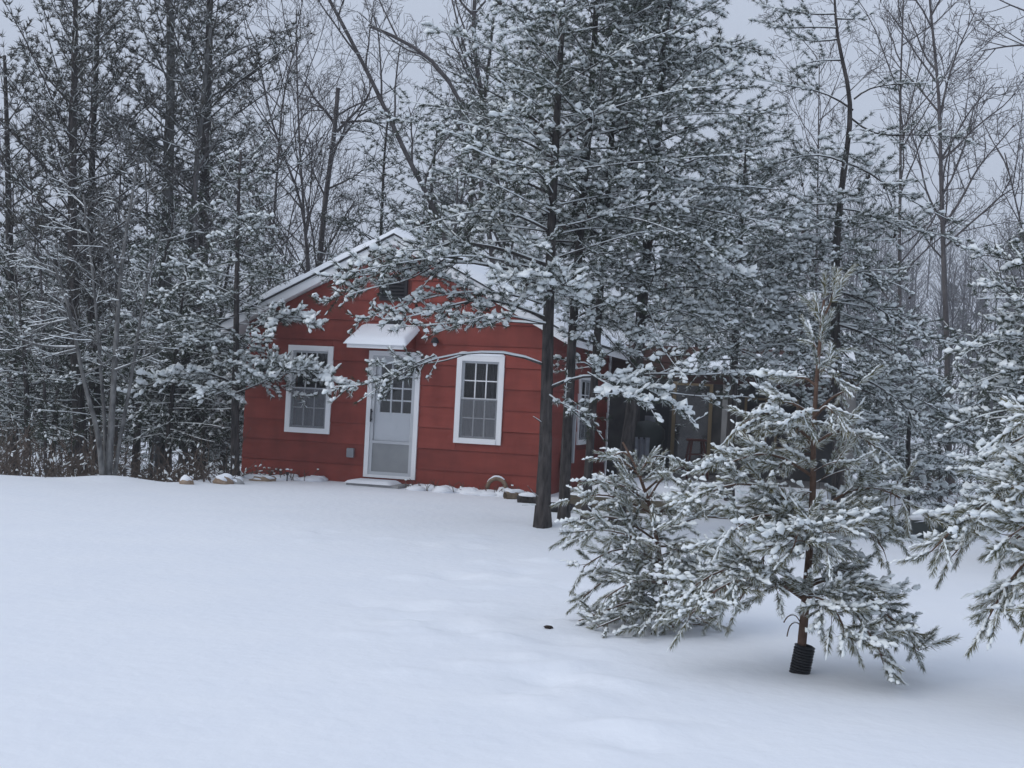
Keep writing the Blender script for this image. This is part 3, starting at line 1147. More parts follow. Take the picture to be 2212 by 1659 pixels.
tub = lathe([(0, .02), (.16, .0), (.22, .10), (.24, .11), (.25, .10), (.24, .085), (.17, -.02), (0, -.02)], 16).build('black_tub', M['rubber'], smooth_=True)
tx, ty = ground_point(1203, 1101)
tub.location = (tx, ty, float(g(tx, ty)) - .01)
tag(tub, 'shallow black tub in the snow right of the thickest pine trunk', 'tub')

# ------------------------------------------------------------------ foliage templates
def tuft_template(rg, n, ln, wd, spread=(15, 80), base=.25, up=.35):
    V, T = [], []
    for i in range(n):
        a = rg.uniform(0, 2 * math.pi)
        s = math.radians(rg.uniform(*spread))
        d = np.array([math.cos(s), math.sin(s) * math.cos(a), math.sin(s) * math.sin(a)])
        if d[2] > 0:
            d[2] *= up
        b = np.array([rg.uniform(-.1, base), 0, 0])
        side = nrm(np.cross(d, rg.normal(size=3))) * wd / 2
        L = ln * rg.uniform(.7, 1.15)
        V += [b - side, b + side, b + d * L]
        T.append((3 * i, 3 * i + 1, 3 * i + 2))
    return np.array(V), np.array(T)

def shoot_template(rg, n):
    V, T = [], []
    for i in range(n):
        x = (i + rg.uniform(0, 1)) / n
        a = rg.uniform(0, 2 * math.pi)
        s = math.radians(rg.uniform(24, 66) * (1 - .4 * x))
        d = np.array([math.cos(s), math.sin(s) * math.cos(a), math.sin(s) * math.sin(a)])
        d[2] = d[2] * (.7 if d[2] > 0 else 1) - .08
        b = np.array([x, 0, 0])
        side = nrm(np.cross(d, rg.normal(size=3))) * .017
        L = rg.uniform(.19, .40)
        V += [b - side, b + side, b + d * L]
        T.append((3 * i, 3 * i + 1, 3 * i + 2))
    return np.array(V), np.array(T)

def cap_template(rg, length, rad, k=6, n=5, amp=.25, x0=0.0, lift=.1, flat=.5):
    """lumpy elongated snow pad lying on top of an axis"""
    V = []
    ph = rg.uniform(0, 6.28, 4)
    for i in range(n + 1):
        t = i / n
        prof = max(math.sin(math.pi * (t * .92 + .04)), .12) ** .6
        for j in range(k):
            a = 2 * math.pi * j / k
            r = rad * prof * (1 + amp * math.sin(ph[0] + 3 * a + 5 * t) * .6 + amp * rg.normal() * .5)
            yy, zz = r * math.cos(a), r * math.sin(a)
            if zz < 0:
                zz *= flat
            V.append((x0 + t * length + rg.normal() * .02 * length, yy, zz + lift))
    T = []
    for i in range(n):
        for j in range(k):
            j2 = (j + 1) % k
            T += [(i * k + j, (i + 1) * k + j2, i * k + j2), (i * k + j, (i + 1) * k + j, (i + 1) * k + j2)]
    if n > 2:
        for q in range(1, k - 1):
            T.append((0, q, q + 1))
            T.append((n * k, n * k + q + 1, n * k + q))
    return np.array(V), np.array(T)

tr = np.random.default_rng(77)
def lumps_template(rg, m, length, rad, lift):
    """a row of separate snow lumps along a shoot"""
    V, T, n = [], [], 0
    x = rg.uniform(-.05, .1)
    for i in range(m):
        l = length / m * rg.uniform(1.0, 1.9)
        v, t = cap_template(rg, l, rad * rg.uniform(.6, 1.25), 6, 2, .42, 0, lift + rg.uniform(-.02, .05), .6)
        v = v + np.array([x, rg.normal(0, .075), rg.normal(0, .03)])
        V.append(v)
        T.append(t + n)
        n += len(v)
        x += l * rg.uniform(.7, 1.1)
    return np.concatenate(V), np.concatenate(T)

STY = {
    'far': dict(tuft=[tuft_template(tr, 10, 1.0, .13, up=.6) for _ in range(4)], cap=[cap_template(tr, .85, .36, 5, 2, .36, -.18, .18) for _ in range(4)],
                frost=[tuft_template(tr, 2, .9, .13) for _ in range(4)]),
    'mid': dict(tuft=[tuft_template(tr, 20, 1.0, .075, (8, 100)) for _ in range(5)], cap=[cap_template(tr, .78, .37, 5, 2, .45, -.16, .20) for _ in range(8)],
                frost=[tuft_template(tr, 5, .9, .085, (10, 90)) for _ in range(4)]),
    'near': dict(tuft=[shoot_template(tr, 135) for _ in range(5)], cap=[lumps_template(tr, 5 + k % 2, 1.05, .115, .12) for k in range(8)],
                 frost=[shoot_template(tr, 100) for _ in range(4)]),
}

class Pine:
    def __init__(self, style, seed, needle='needle', tuft=.085, snow=.75, snow_sz=1.12, tw=(.16, .45), tw_sp=.070, sh_sp=.055, up=.25, angle=(30, 75), frost=.5):
        self.frost = frost
        self.rg = np.random.default_rng(seed)
        self.style, self.needle = style, needle
        self.tuft, self.snow, self.snow_sz = tuft, snow, snow_sz
        self.tw, self.tw_sp, self.sh_sp, self.up, self.angle = tw, tw_sp, sh_sp, up, angle
        self.limb_P, self.limb_R, self.twig_P, self.twig_R = [], [], [], []
        self.pos, self.dir, self.heavy = [], [], []
        self.snow_lines = []
    def limb(self, pts, r, s0=.3, heavy=1.0, dens=1.0, foliage=True, twscale=1.0):
        rg = self.rg
        if self.style == 'mid':
            r, twscale = r * .8, twscale * 1.12
        p, L = resample(pts, 9)
        R = np.linspace(r, max(r * .25, .004), 9)
        self.limb_P.append(p)
        self.limb_R.append(R)
        if not foliage or L < .05:
            return
        m = max(2, int(L * (1 - s0) / self.tw_sp * dens))
        s = np.clip(np.linspace(s0, 1, m) + rg.normal(0, .02, m), 0, 1)
        q = np.linspace(0, 1, 9)
        base = np.stack([np.interp(s, q, p[:, k]) for k in range(3)], 1)
        tg = nrm(np.gradient(p, axis=0))
        d = nrm(np.stack([np.interp(s, q, tg[:, k]) for k in range(3)], 1))
        side = np.cross(d, [0, 0, 1.0])
        side = nrm(np.where(np.linalg.norm(side, axis=1, keepdims=True) < .1, rg.normal(size=side.shape), side))
        sg = np.where(np.arange(m) % 2 == 0, 1.0, -1.0)[:, None]
        a = np.radians(rg.uniform(*self.angle, m))[:, None]
        a[-1] = .1
        w = d * np.cos(a) + side * sg * np.sin(a) + np.array([0, 0, 1.0]) * rg.normal(self.up * .6, .55, (m, 1))
        w = nrm(w)
        l = (self.tw[1] + (self.tw[0] - self.tw[1]) * s)[:, None] * rg.uniform(.55, 1.25, (m, 1)) * twscale
        mid = base + w * l * .5 + rg.normal(0, .02, (m, 3)) * l
        end = base + w * l + np.array([0, 0, 1.0]) * l * rg.normal(self.up * .35 - .1, .12, (m, 1))
        self.twig_P.append(np.stack([base, mid, end], 1))
        self.twig_R.append(np.tile(np.array([[1.0, .8, .5]]), (m, 1)) * np.clip(r * .32, .003, .012))
        for i in range(m):
            c = max(1, int(round(float(l[i, 0]) / self.sh_sp)))
            t = np.clip(np.linspace(1, .22, c) + rg.normal(0, .06, c), 0, 1)[:, None]
            pp = np.where(t < .5, base[i] + (mid[i] - base[i]) * t * 2, mid[i] + (end[i] - mid[i]) * (t * 2 - 1))
            ax = nrm(end[i] - mid[i])
            lat = nrm(np.cross(ax, [0, 0, 1.0]) + 1e-6)
            alt = np.where((np.arange(c) % 2 == 0), 1.0, -1.0)[:, None] * rg.uniform(.3, 1.0, (c, 1))
            alt[0] *= .2
            dd = nrm(ax + lat * alt + np.array([0, 0, 1.0]) * rg.normal(self.up, .25, (c, 1)))
            self.pos.append(pp)
            self.dir.append(dd)
            self.heavy.append(np.full(c, heavy))
    def auto(self, trunk, n, t0, Lmax, prof, el, r0, curve=-.15, s0=.25, heavy=1.0, az=None, dens=1.0, t1=1.0):
        rg = self.rg
        tr_, H = resample(trunk, 30)
        q = np.linspace(0, 1, 30)
        for i in range(n):
            f = (i + rg.random()) / n
            t = t0 + (t1 - t0) * f
            p0 = np.array([np.interp(t, q, tr_[:, k]) for k in range(3)])
            L = Lmax * np.interp(f, [a for a, b in prof], [b for a, b in prof]) * rg.uniform(.55, 1.22)
            an = i * 2.399 + rg.normal(0, .35) if az is None else rg.uniform(*az)
            e = math.radians(el[0] + (el[1] - el[0]) * f + rg.normal(0, 9))
            s = np.linspace(0, 1, 6)[:, None]
            h = np.array([math.cos(an), math.sin(an), 0])
            lat = np.array([-h[1], h[0], 0])
            pts = p0 + L * (h * math.cos(e) * s + np.array([0, 0, 1.0]) * (math.sin(e) * s + curve * s ** 2) + lat * rg.normal(0, .12) * s ** 2)
            pts[1:] += np.cumsum(rg.normal(0, .024 * L, (5, 3)), 0)
            self.limb(pts, .72 * r0 * (.35 + .65 * L / Lmax) * (1 - .5 * f), s0, heavy * rg.uniform(.45, 1.35), dens)
    def build(self, root, origin, trunk, tr_r, bark='bark_pine', cones=0, trunk_k=10):
        """origin: world position of root (root carries no rotation or scale)"""
        O = np.asarray(origin)
        rg = self.rg
        p, H = resample(trunk, 26)
        R = np.interp(np.linspace(0, 1, 26), [0, .035, .08, 1], [tr_r[0] * 1.5, tr_r[0] * 1.12, tr_r[0], tr_r[1]])
        mb = MB()
        tubes(mb, [p - O], [R], trunk_k, .05)
        mb.build('trunk', M[bark], root, smooth_=True)
        mb = MB()
        if self.limb_P:
            tubes(mb, np.array(self.limb_P) - O, np.array(self.limb_R), 6)
        if self.twig_P:
            step = 1 if self.style == 'near' else 2
            tubes(mb, np.concatenate(self.twig_P)[:, ::step] - O, np.concatenate(self.twig_R)[:, ::step], 3)
        mb.build('branches', M[bark], root, smooth_=True)
        st = STY[self.style]
        if self.pos:
            pos = np.concatenate(self.pos) - O
            dr = np.concatenate(self.dir)
            hv = np.concatenate(self.heavy)
            fr = frames(dr)
            N = len(pos)
            sc = self.tuft * rg.uniform(.75, 1.25, N)
            vi = rg.integers(0, len(st['tuft']), N)
            mb = MB()
            for k, (tv, tt) in enumerate(st['tuft']):
                m = vi == k
                s3 = sc[m][:, None] * np.array([[1, 1, 1.0]])
                s3[:, 1] *= rg.choice([-1, 1], m.sum())
                expand(mb, tv, tt, pos[m], fr[m], s3)
            mb.build('foliage', M[self.needle], root, kind='stuff')
            mb = MB()
            has = rg.random(N) < self.snow * np.clip(hv, 0, 1.3)
            steep = np.clip(1.15 - np.abs(dr[:, 2]), .25, 1)
            ci = rg.integers(0, len(st['cap']), N)
            for k, (tv, tt) in enumerate(st['cap']):
                m = has & (ci == k)
                if m.sum() == 0:
                    continue
                g_ = sc[m] * self.snow_sz * rg.uniform(.7, 1.25, m.sum()) * (.5 + .65 * hv[m])
                s3 = np.stack([g_ * (.7 + .3 * steep[m]), g_ * steep[m], g_ * steep[m] * rg.uniform(.75, 1.2, m.sum())], 1)
                expand(mb, tv, tt, pos[m], fr[m], s3)
            fi = rg.integers(0, 4, N)
            for k, (tv, tt) in enumerate(st['frost']):
                m = (fi == k) & (rg.random(N) < self.frost)
                expand(mb, tv, tt, pos[m], fr[m], sc[m])
            # snow lying along the limbs and twigs
            PP = np.array(self.limb_P) - O
            RR = np.array(self.limb_R)
            tg = nrm(np.gradient(PP, axis=1))
            fl = np.clip(1.25 - 1.3 * np.abs(tg[:, :, 2]), 0, 1)
            ok = rg.random(len(PP)) < .92
            rs = (RR * (.62 if self.style == 'near' else .75) + (.002 if self.style == 'near' else .0065)) * fl * rg.uniform(.55, 1.1, RR.shape)
            tubes(mb, (PP + np.array([0, 0, 1.0]) * (RR * .75)[:, :, None])[ok], rs[ok], 5)
            step = 1 if self.style == 'near' else 2
            TP = np.concatenate(self.twig_P)[:, ::step] - O
            TR = np.concatenate(self.twig_R)[:, ::step]
            ok = rg.random(len(TP)) < (.2 if self.style == 'near' else .5)
            tubes(mb, (TP + np.array([0, 0, 1.0]) * (TR * .9)[:, :, None])[ok], (TR * .8 + .003)[ok], 3)
            mb.build('snow_cover', M['tree_snow'], root, smooth_=True, kind='stuff')
            if cones:
                mb = MB()
                cv, ct = cap_template(np.random.default_rng(1), 1.0, .34, 6, 3, .1, 0, 0, 1)
                ii = rg.integers(0, N, cones)
                expand(mb, cv, ct, pos[ii] - np.array([0, 0, .02]), frames(rg.normal(size=(cones, 3)) + np.array([0, 0, -.6])), np.full(cones, .055))
                mb.build('pine_cones', M['cone'], root, kind='stuff')

def trunk_line(pxs, Y):
    pts = [P(px, py, Y) for px, py in pxs]
    x, y, _ = pts[0]
    pts[0] = np.array([x, y, float(g(x, y)) - .06])
    return np.array(pts)

def L_(Y, pts):
    return [P(p[0], p[1], Y + (p[2] if len(p) > 2 else 0)) for p in pts]

def pine_root(label, trunk, group=None, name='pine_tree', cat='pine tree'):
    o = np.array([trunk[0][0], trunk[0][1], float(g(trunk[0][0], trunk[0][1]))])
    return thing(name, label, cat, tuple(o), 0, group), o

ROUND = [(0, .55), (.2, .95), (.45, 1.0), (.75, .65), (1, .15)]
CONE = [(0, .9), (.15, 1.0), (.5, .75), (.8, .42), (1, .12)]

# ------------------------------------------------------------------ the pines in front of the cabin
GE = 'pines standing in front of the cabin'
Y = 14.24
t = trunk_line([(1172, 1145), (1176, 1020), (1180, 900), (1184, 700), (1192, 463), (1203, 250), (1214, 60), (1220, -90)], Y)
p = Pine('mid', 101, snow=.72, tuft=.072)
p.limb(L_(Y, [(1180, 790), (1150, 770, -.05), (1110, 760, -.1), (1060, 757, -.25), (1010, 764, -.35), (940, 768, -.5), (890, 790, -.6), (840, 825, -.65), (800, 850, -.7)]), .022, .62, 1.0, 1.3)
p.limb(L_(Y, [(1010, 764, -.35), (930, 790, -.3), (870, 775, -.25), (820, 790, -.2)]), .012, .35, .9)
p.limb(L_(Y, [(940, 768, -.5), (860, 800, -.4), (790, 835, -.4), (725, 835, -.4)]), .012, .3, .9)
p.limb(L_(Y, [(1186, 575), (1130, 552, -.1), (1060, 530, -.3), (985, 520, -.5), (910, 530, -.7), (850, 560, -.8)]), .030, .52, 1.1, 1.2)
p.limb(L_(Y, [(985, 520, -.5), (920, 545, -.9), (870, 535, -1.0), (800, 560, -1.1), (740, 600, -1.1)]), .012, .15, 1.2, 1.3)
p.limb(L_(Y, [(1186, 600), (1120, 590, -.1), (1050, 566, -.3), (960, 560, -.6), (880, 580, -.8), (800, 598, -.9), (730, 600, -1)]), .026, .45, 1.0, 1.2)
p.limb(L_(Y, [(960, 560, -.6), (880, 610, -.8), (800, 620, -.9), (745, 640, -.9)]), .012, .3, 1.0, 1.1)
p.limb(L_(Y, [(1184, 690), (1120, 660, -.2), (1050, 640, -.5), (980, 655, -.8), (900, 690, -1.0), (830, 690, -1.1)]), .026, .3, 1.1, 1.4)
p.limb(L_(Y, [(1184, 700), (1110, 695, .2), (1040, 690, .3), (960, 700, .3), (880, 705, .2)]), .018, .3, 1.0, 1.2)
p.limb(L_(Y, [(1050, 640, -.5), (990, 610, -.5), (920, 590, -.5), (850, 570, -.6)]), .012, .2, 1.0, 1.2)
for l_, hv_ in (([(1184, 660), (1110, 632, -.3), (1020, 625, -.6), (930, 640, -.8), (850, 660, -.9), (780, 690, -.9)], 1.0), ([(1184, 590), (1110, 565, -.4), (1010, 545, -.8), (910, 560, -1.1), (820, 575, -1.2), (750, 590, -1.2)], .9),
               ([(1184, 700), (1130, 690, -.4), (1060, 670, -.8), (1000, 700, -1.0), (940, 720, -1.0)], 1.0),
               ([(1000, 560, -.5), (900, 545, -.6), (800, 600, -.7), (720, 650, -.7), (690, 660, -.7)], .9)):
    p.limb(L_(Y, l_), .017, .34, hv_, 1.3)
p.limb(L_(Y, [(1186, 640), (1160, 610, -.4), (1120, 600, -.8), (1080, 615, -1.2)]), .02, .2, 1.8, 1.8)
p.limb(L_(Y, [(1186, 640), (1200, 610, -.5), (1230, 620, -.9)]), .02, .2, 1.8, 1.8)
p.limb(L_(Y, [(1182, 840), (1220, 820, -.1), (1270, 805, -.2), (1330, 810, -.3), (1400, 840, -.4), (1460, 870, -.5), (1500, 910, -.5)]), .024, .35, 1.8, 1.7)
p.limb(L_(Y, [(1270, 805, -.2), (1330, 840, -.6), (1400, 870, -.9)]), .012, .2, 1.8, 1.6)
p.limb(L_(Y, [(1182, 850), (1210, 870, -.3), (1250, 890, -.5), (1290, 900, -.6)]), .012, .3, 1.0, 1.2)
p.limb(L_(Y, [(1197, 297), (1160, 262), (1118, 231, -.2), (1061, 198, -.3), (1010, 175, -.4)]), .022, .4)
p.limb(L_(Y, [(1190, 340), (1140, 305), (1058, 281, -.2), (980, 260, -.4)]), .020, .4)
p.limb(L_(Y, [(1188, 500), (1120, 460, -.3), (1050, 450, -.5), (960, 470, -.7), (880, 500, -.8)]), .022, .25, 1.0)
p.limb(L_(Y, [(1190, 420), (1110, 380, .3), (1020, 370, .5), (930, 390, .6)]), .022, .25, .9)
p.limb(L_(Y, [(1172, 1092), (1150, 1090, -.05), (1128, 1091, -.1)]), .007, 1, foliage=False)
p.limb(L_(Y, [(1172, 1080), (1152, 1065, -.1), (1140, 1050, -.15)]), .005, 1, foliage=False)
p.limb(L_(Y, [(1178, 920), (1160, 905, -.1), (1152, 900, -.12)]), .014, 1, foliage=False)
p.auto(t, 46, .47, 2.0, [(0, .8), (.3, 1), (.7, .7), (1, .2)], (5, 35), .022, -.12)
r, o = pine_root('thickest pine trunk by the cabin corner, its snowy boughs spread over the gable', t, GE)
p.build(r, o, t, (.082, .025), cones=70)

Y = 14.8
t = trunk_line([(1217, 1137), (1224, 960), (1232, 800), (1239, 679), (1262, 400), (1280, 165), (1290, -30), (1298, -200)], Y)
p = Pine('mid', 102, snow=.66, tuft=.072)
p.limb(L_(Y, [(1240, 640), (1275, 680, -.1), (1305, 720, -.2), (1340, 760, -.3), (1380, 800, -.35)]), .014, .7)
p.limb(L_(Y, [(1238, 690), (1290, 660, -.3), (1340, 650, -.6)]), .016, .2, 1.1, 1.3)
p.limb(L_(Y, [(1240, 640), (1210, 620, -.5), (1190, 640, -.8)]), .016, .2, 1.2, 1.4)
p.limb(L_(Y, [(1228, 860), (1260, 885, -.2), (1290, 930, -.3)]), .010, .2, .8)
p.auto(t, 74, .42, 1.75, [(0, .75), (.3, 1), (.7, .75), (1, .25)], (-2, 40), .024, -.12)
r, o = pine_root('slim pine trunk second from the thickest one, its crown rising past the picture top', t, GE)
p.build(r, o, t, (.065, .025), cones=80)

Y = 15.3
t = trunk_line([(1265, 1130), (1272, 1000), (1280, 880), (1295, 650), (1315, 400), (1330, 150), (1342, -100), (1350, -250)], Y)
p = Pine('mid', 103, snow=.62, tuft=.072)
for l_ in ([(1292, 690), (1260, 652, -.3), (1215, 655, -.6)], [(1292, 700), (1340, 688, -.3), (1395, 720, -.5)], [(1288, 780), (1330, 752, -.2), (1385, 760, -.4)], [(1292, 720), (1270, 700, -.5), (1250, 730, -.8)],
           [(1286, 800), (1260, 780, -.2), (1225, 790, -.3)]):
    p.limb(L_(Y, l_), .014, .2, 1.1, 1.3)
p.auto(t, 70, .38, 1.6, [(0, .8), (.3, 1), (.7, .75), (1, .25)], (-5, 35), .022, -.15)
r, o = pine_root('slim dark pine trunk third from the cabin corner with dense middle crown', t, GE)
p.build(r, o, t, (.055, .02), cones=40)

Y = 15.5
t = trunk_line([(1332, 1130), (1345, 1020), (1358, 940), (1377, 798), (1394, 562), (1405, 473), (1422, 260), (1438, 72), (1450, -120), (1456, -250)], Y)
p = Pine('mid', 104, snow=.70, tuft=.072)
p.limb(L_(Y, [(1376, 810), (1430, 806, -.2), (1500, 812, -.4), (1560, 808, -.5), (1630, 800, -.6)]), .020, .45, 1.2, 1.3)
p.limb(L_(Y, [(1374, 830), (1440, 850, -.1), (1520, 858, -.3), (1600, 856, -.4)]), .018, .55, 1.0)
p.limb(L_(Y, [(1392, 600), (1440, 570, -.3), (1510, 560, -.6), (1580, 590, -.8)]), .024, .2, 1.7, 1.5)
p.limb(L_(Y, [(1385, 690), (1440, 660, -.2), (1510, 680, -.4), (1580, 720, -.5)]), .020, .25, 1.1, 1.2)
p.limb(L_(Y, [(1400, 520), (1470, 500, -.5), (1540, 530, -.9), (1620, 600, -1.1)]), .024, .2, 1.7, 1.5)
p.limb(L_(Y, [(1385, 660), (1350, 665, -.1), (1310, 670, -.2)]), .010, 1, foliage=False)
p.limb(L_(Y, [(1430, 150), (1500, 110), (1580, 95, -.2), (1650, 110, -.3)]), .020, .3, .6)
p.limb(L_(Y, [(1432, 120), (1490, 70), (1545, 45)]), .018, .3, .6)
p.limb(L_(Y, [(1422, 250), (1500, 220), (1590, 225), (1680, 250)]), .020, .3, .8)
p.auto(t, 100, .33, 1.9, [(0, .85), (.3, 1), (.6, .8), (1, .3)], (-8, 32), .026, -.14)
r, o = pine_root('tallest dark pine right of the three slim trunks, broadest of the cabin pines', t, GE)
p.build(r, o, t, (.085, .03), cones=90)

Y = 17.6
t = trunk_line([(1575, 1092), (1580, 900), (1590, 700), (1600, 500), (1612, 330), (1620, 240)], Y)
p = Pine('mid', 105, snow=.8, tuft=.078, snow_sz=1.0)
p.auto(t, 80, .35, 2.0, [(0, .75), (.3, 1), (.6, .7), (1, .12)], (0, 25), .024, -.16, heavy=1.1)
r, o = pine_root('dense snow laden pine standing in front of the porch wing', t, GE)
p.build(r, o, t, (.075, .015), cones=20)

Y = 17.0
t = trunk_line([(1812, 1098), (1812, 900), (1806, 740), (1803, 635), (1807, 516), (1823, 357), (1843, 238), (1838, 190), (1807, 99), (1803, 0), (1800, -60)], Y)
p = Pine('mid', 106, snow=.7, tuft=.072)
for limb in ([(1843, 238), (1790, 200), (1730, 190), (1660, 175), (1600, 165)], [(1845, 214), (1870, 190), (1900, 185), (1960, 180), (2010, 178)], [(1838, 255), (1880, 295), (1940, 292), (2000, 290), (2085, 300)],
             [(1806, 60), (1760, 58), (1700, 62), (1650, 48)], [(1804, 30), (1750, 32), (1690, 20), (1640, 10)], [(1808, 85), (1770, 90), (1720, 85), (1700, 75)], [(1805, 40), (1840, 42), (1865, 38)],
             [(1815, 130), (1770, 130), (1730, 140)], [(1822, 350), (1780, 330), (1730, 335), (1680, 350), (1600, 380)], [(1822, 350), (1870, 360), (1910, 400), (1960, 430), (2060, 480)],
             [(1812, 450), (1860, 450), (1930, 490), (2000, 500), (2090, 520)], [(1812, 440), (1760, 440), (1700, 450), (1640, 470)]):
    p.limb(L_(Y, limb), .018, .28, .85, 1.35, twscale=.85)
for limb in ([(1804, 630), (1860, 640, -.3), (1930, 690, -.5), (2000, 720, -.6)], [(1806, 700), (1880, 720, -.5), (1960, 780, -.9), (2040, 860, -1.1)], [(1807, 760), (1740, 760, -.5), (1680, 800, -.8), (1640, 850, -1)],
             [(1806, 740), (1740, 700, -.3), (1670, 700, -.6), (1600, 740, -.7)], [(1808, 800), (1880, 820, -.4), (1950, 870, -.6), (2010, 930, -.8)], [(1806, 560), (1740, 560, -.3), (1660, 590, -.5)],
             [(1805, 580), (1870, 590, -.4), (1950, 620, -.7)]):
    p.limb(L_(Y, limb), .024, .2, 1.15, 1.3)
p.auto(t, 60, .26, 1.85, [(0, 1), (.3, .95), (.6, .55), (1, .12)], (-12, 15), .022, -.12, t1=.72)
r, o = pine_root('thin crooked pine with bare sky round its flat upper branches', t, GE)
p.build(r, o, t, (.085, .012), cones=60)

# pine at the left corner of the cabin
Y = 19.95
t = trunk_line([(508, 1036), (508, 900), (510, 780), (511, 650), (513, 520), (516, 400), (520, 330)], Y)
p = Pine('mid', 107, snow=.74, tuft=.085)
p.limb(L_(Y, [(510, 740), (550, 705, -.2), (600, 685, -.3), (650, 680, -.4), (692, 702, -.4)]), .020, .3, 2.0, 1.7)
p.limb(L_(Y, [(508, 850), (545, 810, -.3), (600, 785, -.5), (650, 785, -.6), (700, 815, -.6), (745, 835, -.6)]), .022, .2, 2.0, 2.1)
p.limb(L_(Y, [(508, 850), (560, 830, -.6), (620, 800, -.8), (660, 790, -.9)]), .018, .2, 2.1, 1.9)
p.limb(L_(Y, [(508, 830), (450, 800, -.3), (370, 810, -.5), (280, 850, -.6)]), .022, .25, 1.7, 1.6)
p.limb(L_(Y, [(508, 850), (470, 840, -.6), (440, 850, -1)]), .016, .2, 1.4, 1.4)
p.limb(L_(Y, [(510, 720), (440, 690, -.2), (370, 690, -.3), (300, 720, -.3)]), .022, .2, 1.1, 1.3)
p.limb(L_(Y, [(511, 640), (450, 610, .1), (400, 600, .1), (350, 640)]), .018, .2, 1.0, 1.2)
p.limb(L_(Y, [(511, 640), (560, 600, .1), (600, 600, .1)]), .016, .2, 1.0)
p.limb(L_(Y, [(509, 780), (540, 740, -.5), (570, 730, -.8)]), .014, .2, 1.2, 1.2)
p.auto(t, 44, .30, 1.25, CONE, (-5, 20), .018, -.1, heavy=.9)
r, o = pine_root('thin pine at the cabin left corner, snowy boughs across the left window', t)
p.build(r, o, t, (.068, .02), cones=6)

# ------------------------------------------------------------------ young pines near the camera
YG = 'young pines in the front of the yard'
def near_pine(seed, **k):
    d = dict(needle='needle_young', tuft=.13, snow=.92, snow_sz=1.0, tw=(.09, .21), tw_sp=.052, sh_sp=.047, up=.10, angle=(25, 75), frost=1.0)
    d.update(k)
    return Pine('near', seed, **d)

Y = 7.39
t = trunk_line([(1728, 1437), (1738, 1320), (1748, 1200), (1756, 1080), (1757, 950), (1763, 830), (1772, 730), (1780, 648)], Y)
p = near_pine(201)
A = [([(1736, 1295), (1690, 1265), (1640, 1225, -.05), (1590, 1215, -.1), (1530, 1240, -.15), (1470, 1290, -.15)], 1.1, 1.3, .35),
     ([(1736, 1290), (1690, 1258, .05), (1650, 1240, .1), (1610, 1270, .1), (1590, 1310, .1)], .9, 1.2, .45),
     ([(1738, 1285, 0), (1690, 1262, -.05), (1640, 1240, -.15), (1580, 1250, -.25), (1520, 1290, -.3), (1490, 1330, -.3)], 1.0, 1.2, .1),
     ([(1740, 1270), (1800, 1235, 0), (1860, 1265, -.05), (1920, 1330, -.1), (1985, 1405, -.1)], .9, 1.3, .15),
     ([(1740, 1285), (1790, 1275, -.15), (1840, 1310, -.25), (1880, 1370, -.3), (1910, 1425, -.3)], 1.0, 1.3, .15),
     ([(1740, 1290), (1780, 1290, -.25), (1810, 1320, -.35), (1830, 1375, -.4)], 1.1, 1.2, .1),
     ([(1740, 1260), (1810, 1240, .15), (1880, 1290, .2), (1930, 1360, .2)], .8, 1.1, .15),
     ([(1752, 1130), (1810, 1065), (1870, 1045), (1930, 1060), (1985, 1105)], 1.1, 1.2, .2),
     ([(1752, 1150), (1820, 1110, -.1), (1870, 1130, -.15), (1910, 1190, -.2)], .8, 1.2, .2),
     ([(1752, 1145), (1800, 1090, .2), (1860, 1090, .35), (1920, 1120, .4)], .9, 1.1, .2),
     ([(1752, 1130), (1690, 1065), (1630, 1040), (1560, 1045), (1495, 1085)], 1.1, 1.3, .2),
     ([(1750, 1160), (1690, 1110, -.1), (1630, 1110, -.15), (1580, 1150, -.2)], .9, 1.2, .2),
     ([(1750, 1170), (1700, 1150, .1), (1660, 1180, .15), (1640, 1220, .15)], .7, 1.2, .2),
     ([(1750, 1180), (1757, 1140, -.2), (1768, 1130, -.35), (1780, 1165, -.45)], 1.3, 1.5, .2),
     ([(1750, 1180), (1740, 1140, -.2), (1725, 1140, -.35), (1715, 1180, -.4)], 1.2, 1.4, .2),
     ([(1756, 1030), (1690, 985, -.05), (1630, 975, -.1), (1565, 1005, -.1)], 1.0, 1.1, .25),
     ([(1756, 1010), (1700, 970, .15), (1650, 975, .25)], .9, 1.1, .25),
     ([(1757, 960), (1810, 925), (1850, 935), (1890, 965)], 1.1, 1.1, .3),
     ([(1757, 955), (1700, 905), (1650, 895), (1620, 905)], 1.0, 1.1, .3),
     ([(1757, 940), (1740, 900, -.2), (1730, 890, -.3)], 1.0, 1.1, .3),
     ([(1760, 900), (1710, 868), (1660, 868)], 1.0, 1.0, .35),
     ([(1760, 895), (1800, 855), (1845, 838)], 1.0, 1.0, .35),
     ([(1760, 900), (1785, 875, -.2), (1795, 885, -.3)], 1.0, 1.0, .35),
     ([(1764, 835), (1740, 815), (1722, 815)], 1.0, .8, .4),
     ([(1777, 690), (1788, 668), (1798, 645)], .8, .6, .6)]
for pts, hv, dn, s0 in A:
    p.limb(L_(Y, pts), .011, s0, hv, dn, twscale=.98 if pts[0][1] > 1000 else .8)
p.auto(t, 13, .30, .32, [(0, 1), (1, .5)], (5, 30), .008, -.15, t1=.62)
p.limb(L_(Y, [(1763, 830), (1768, 780), (1774, 720), (1780, 650)]), .004, .0, .9, .75, twscale=.38)
p.auto(t, 6, .80, .085, [(0, 1), (1, .6)], (55, 82), .004, 0, s0=.6, dens=.4)
for pts in ([(1732, 1350), (1718, 1325), (1700, 1330), (1693, 1345)], [(1733, 1355), (1720, 1340), (1705, 1350), (1700, 1375)]):
    p.limb(L_(Y, pts), .0035, 1, foliage=False)
r, o = pine_root('young snowy pine with a black corrugated sleeve round its trunk base', t, YG, 'young_pine', 'young pine')
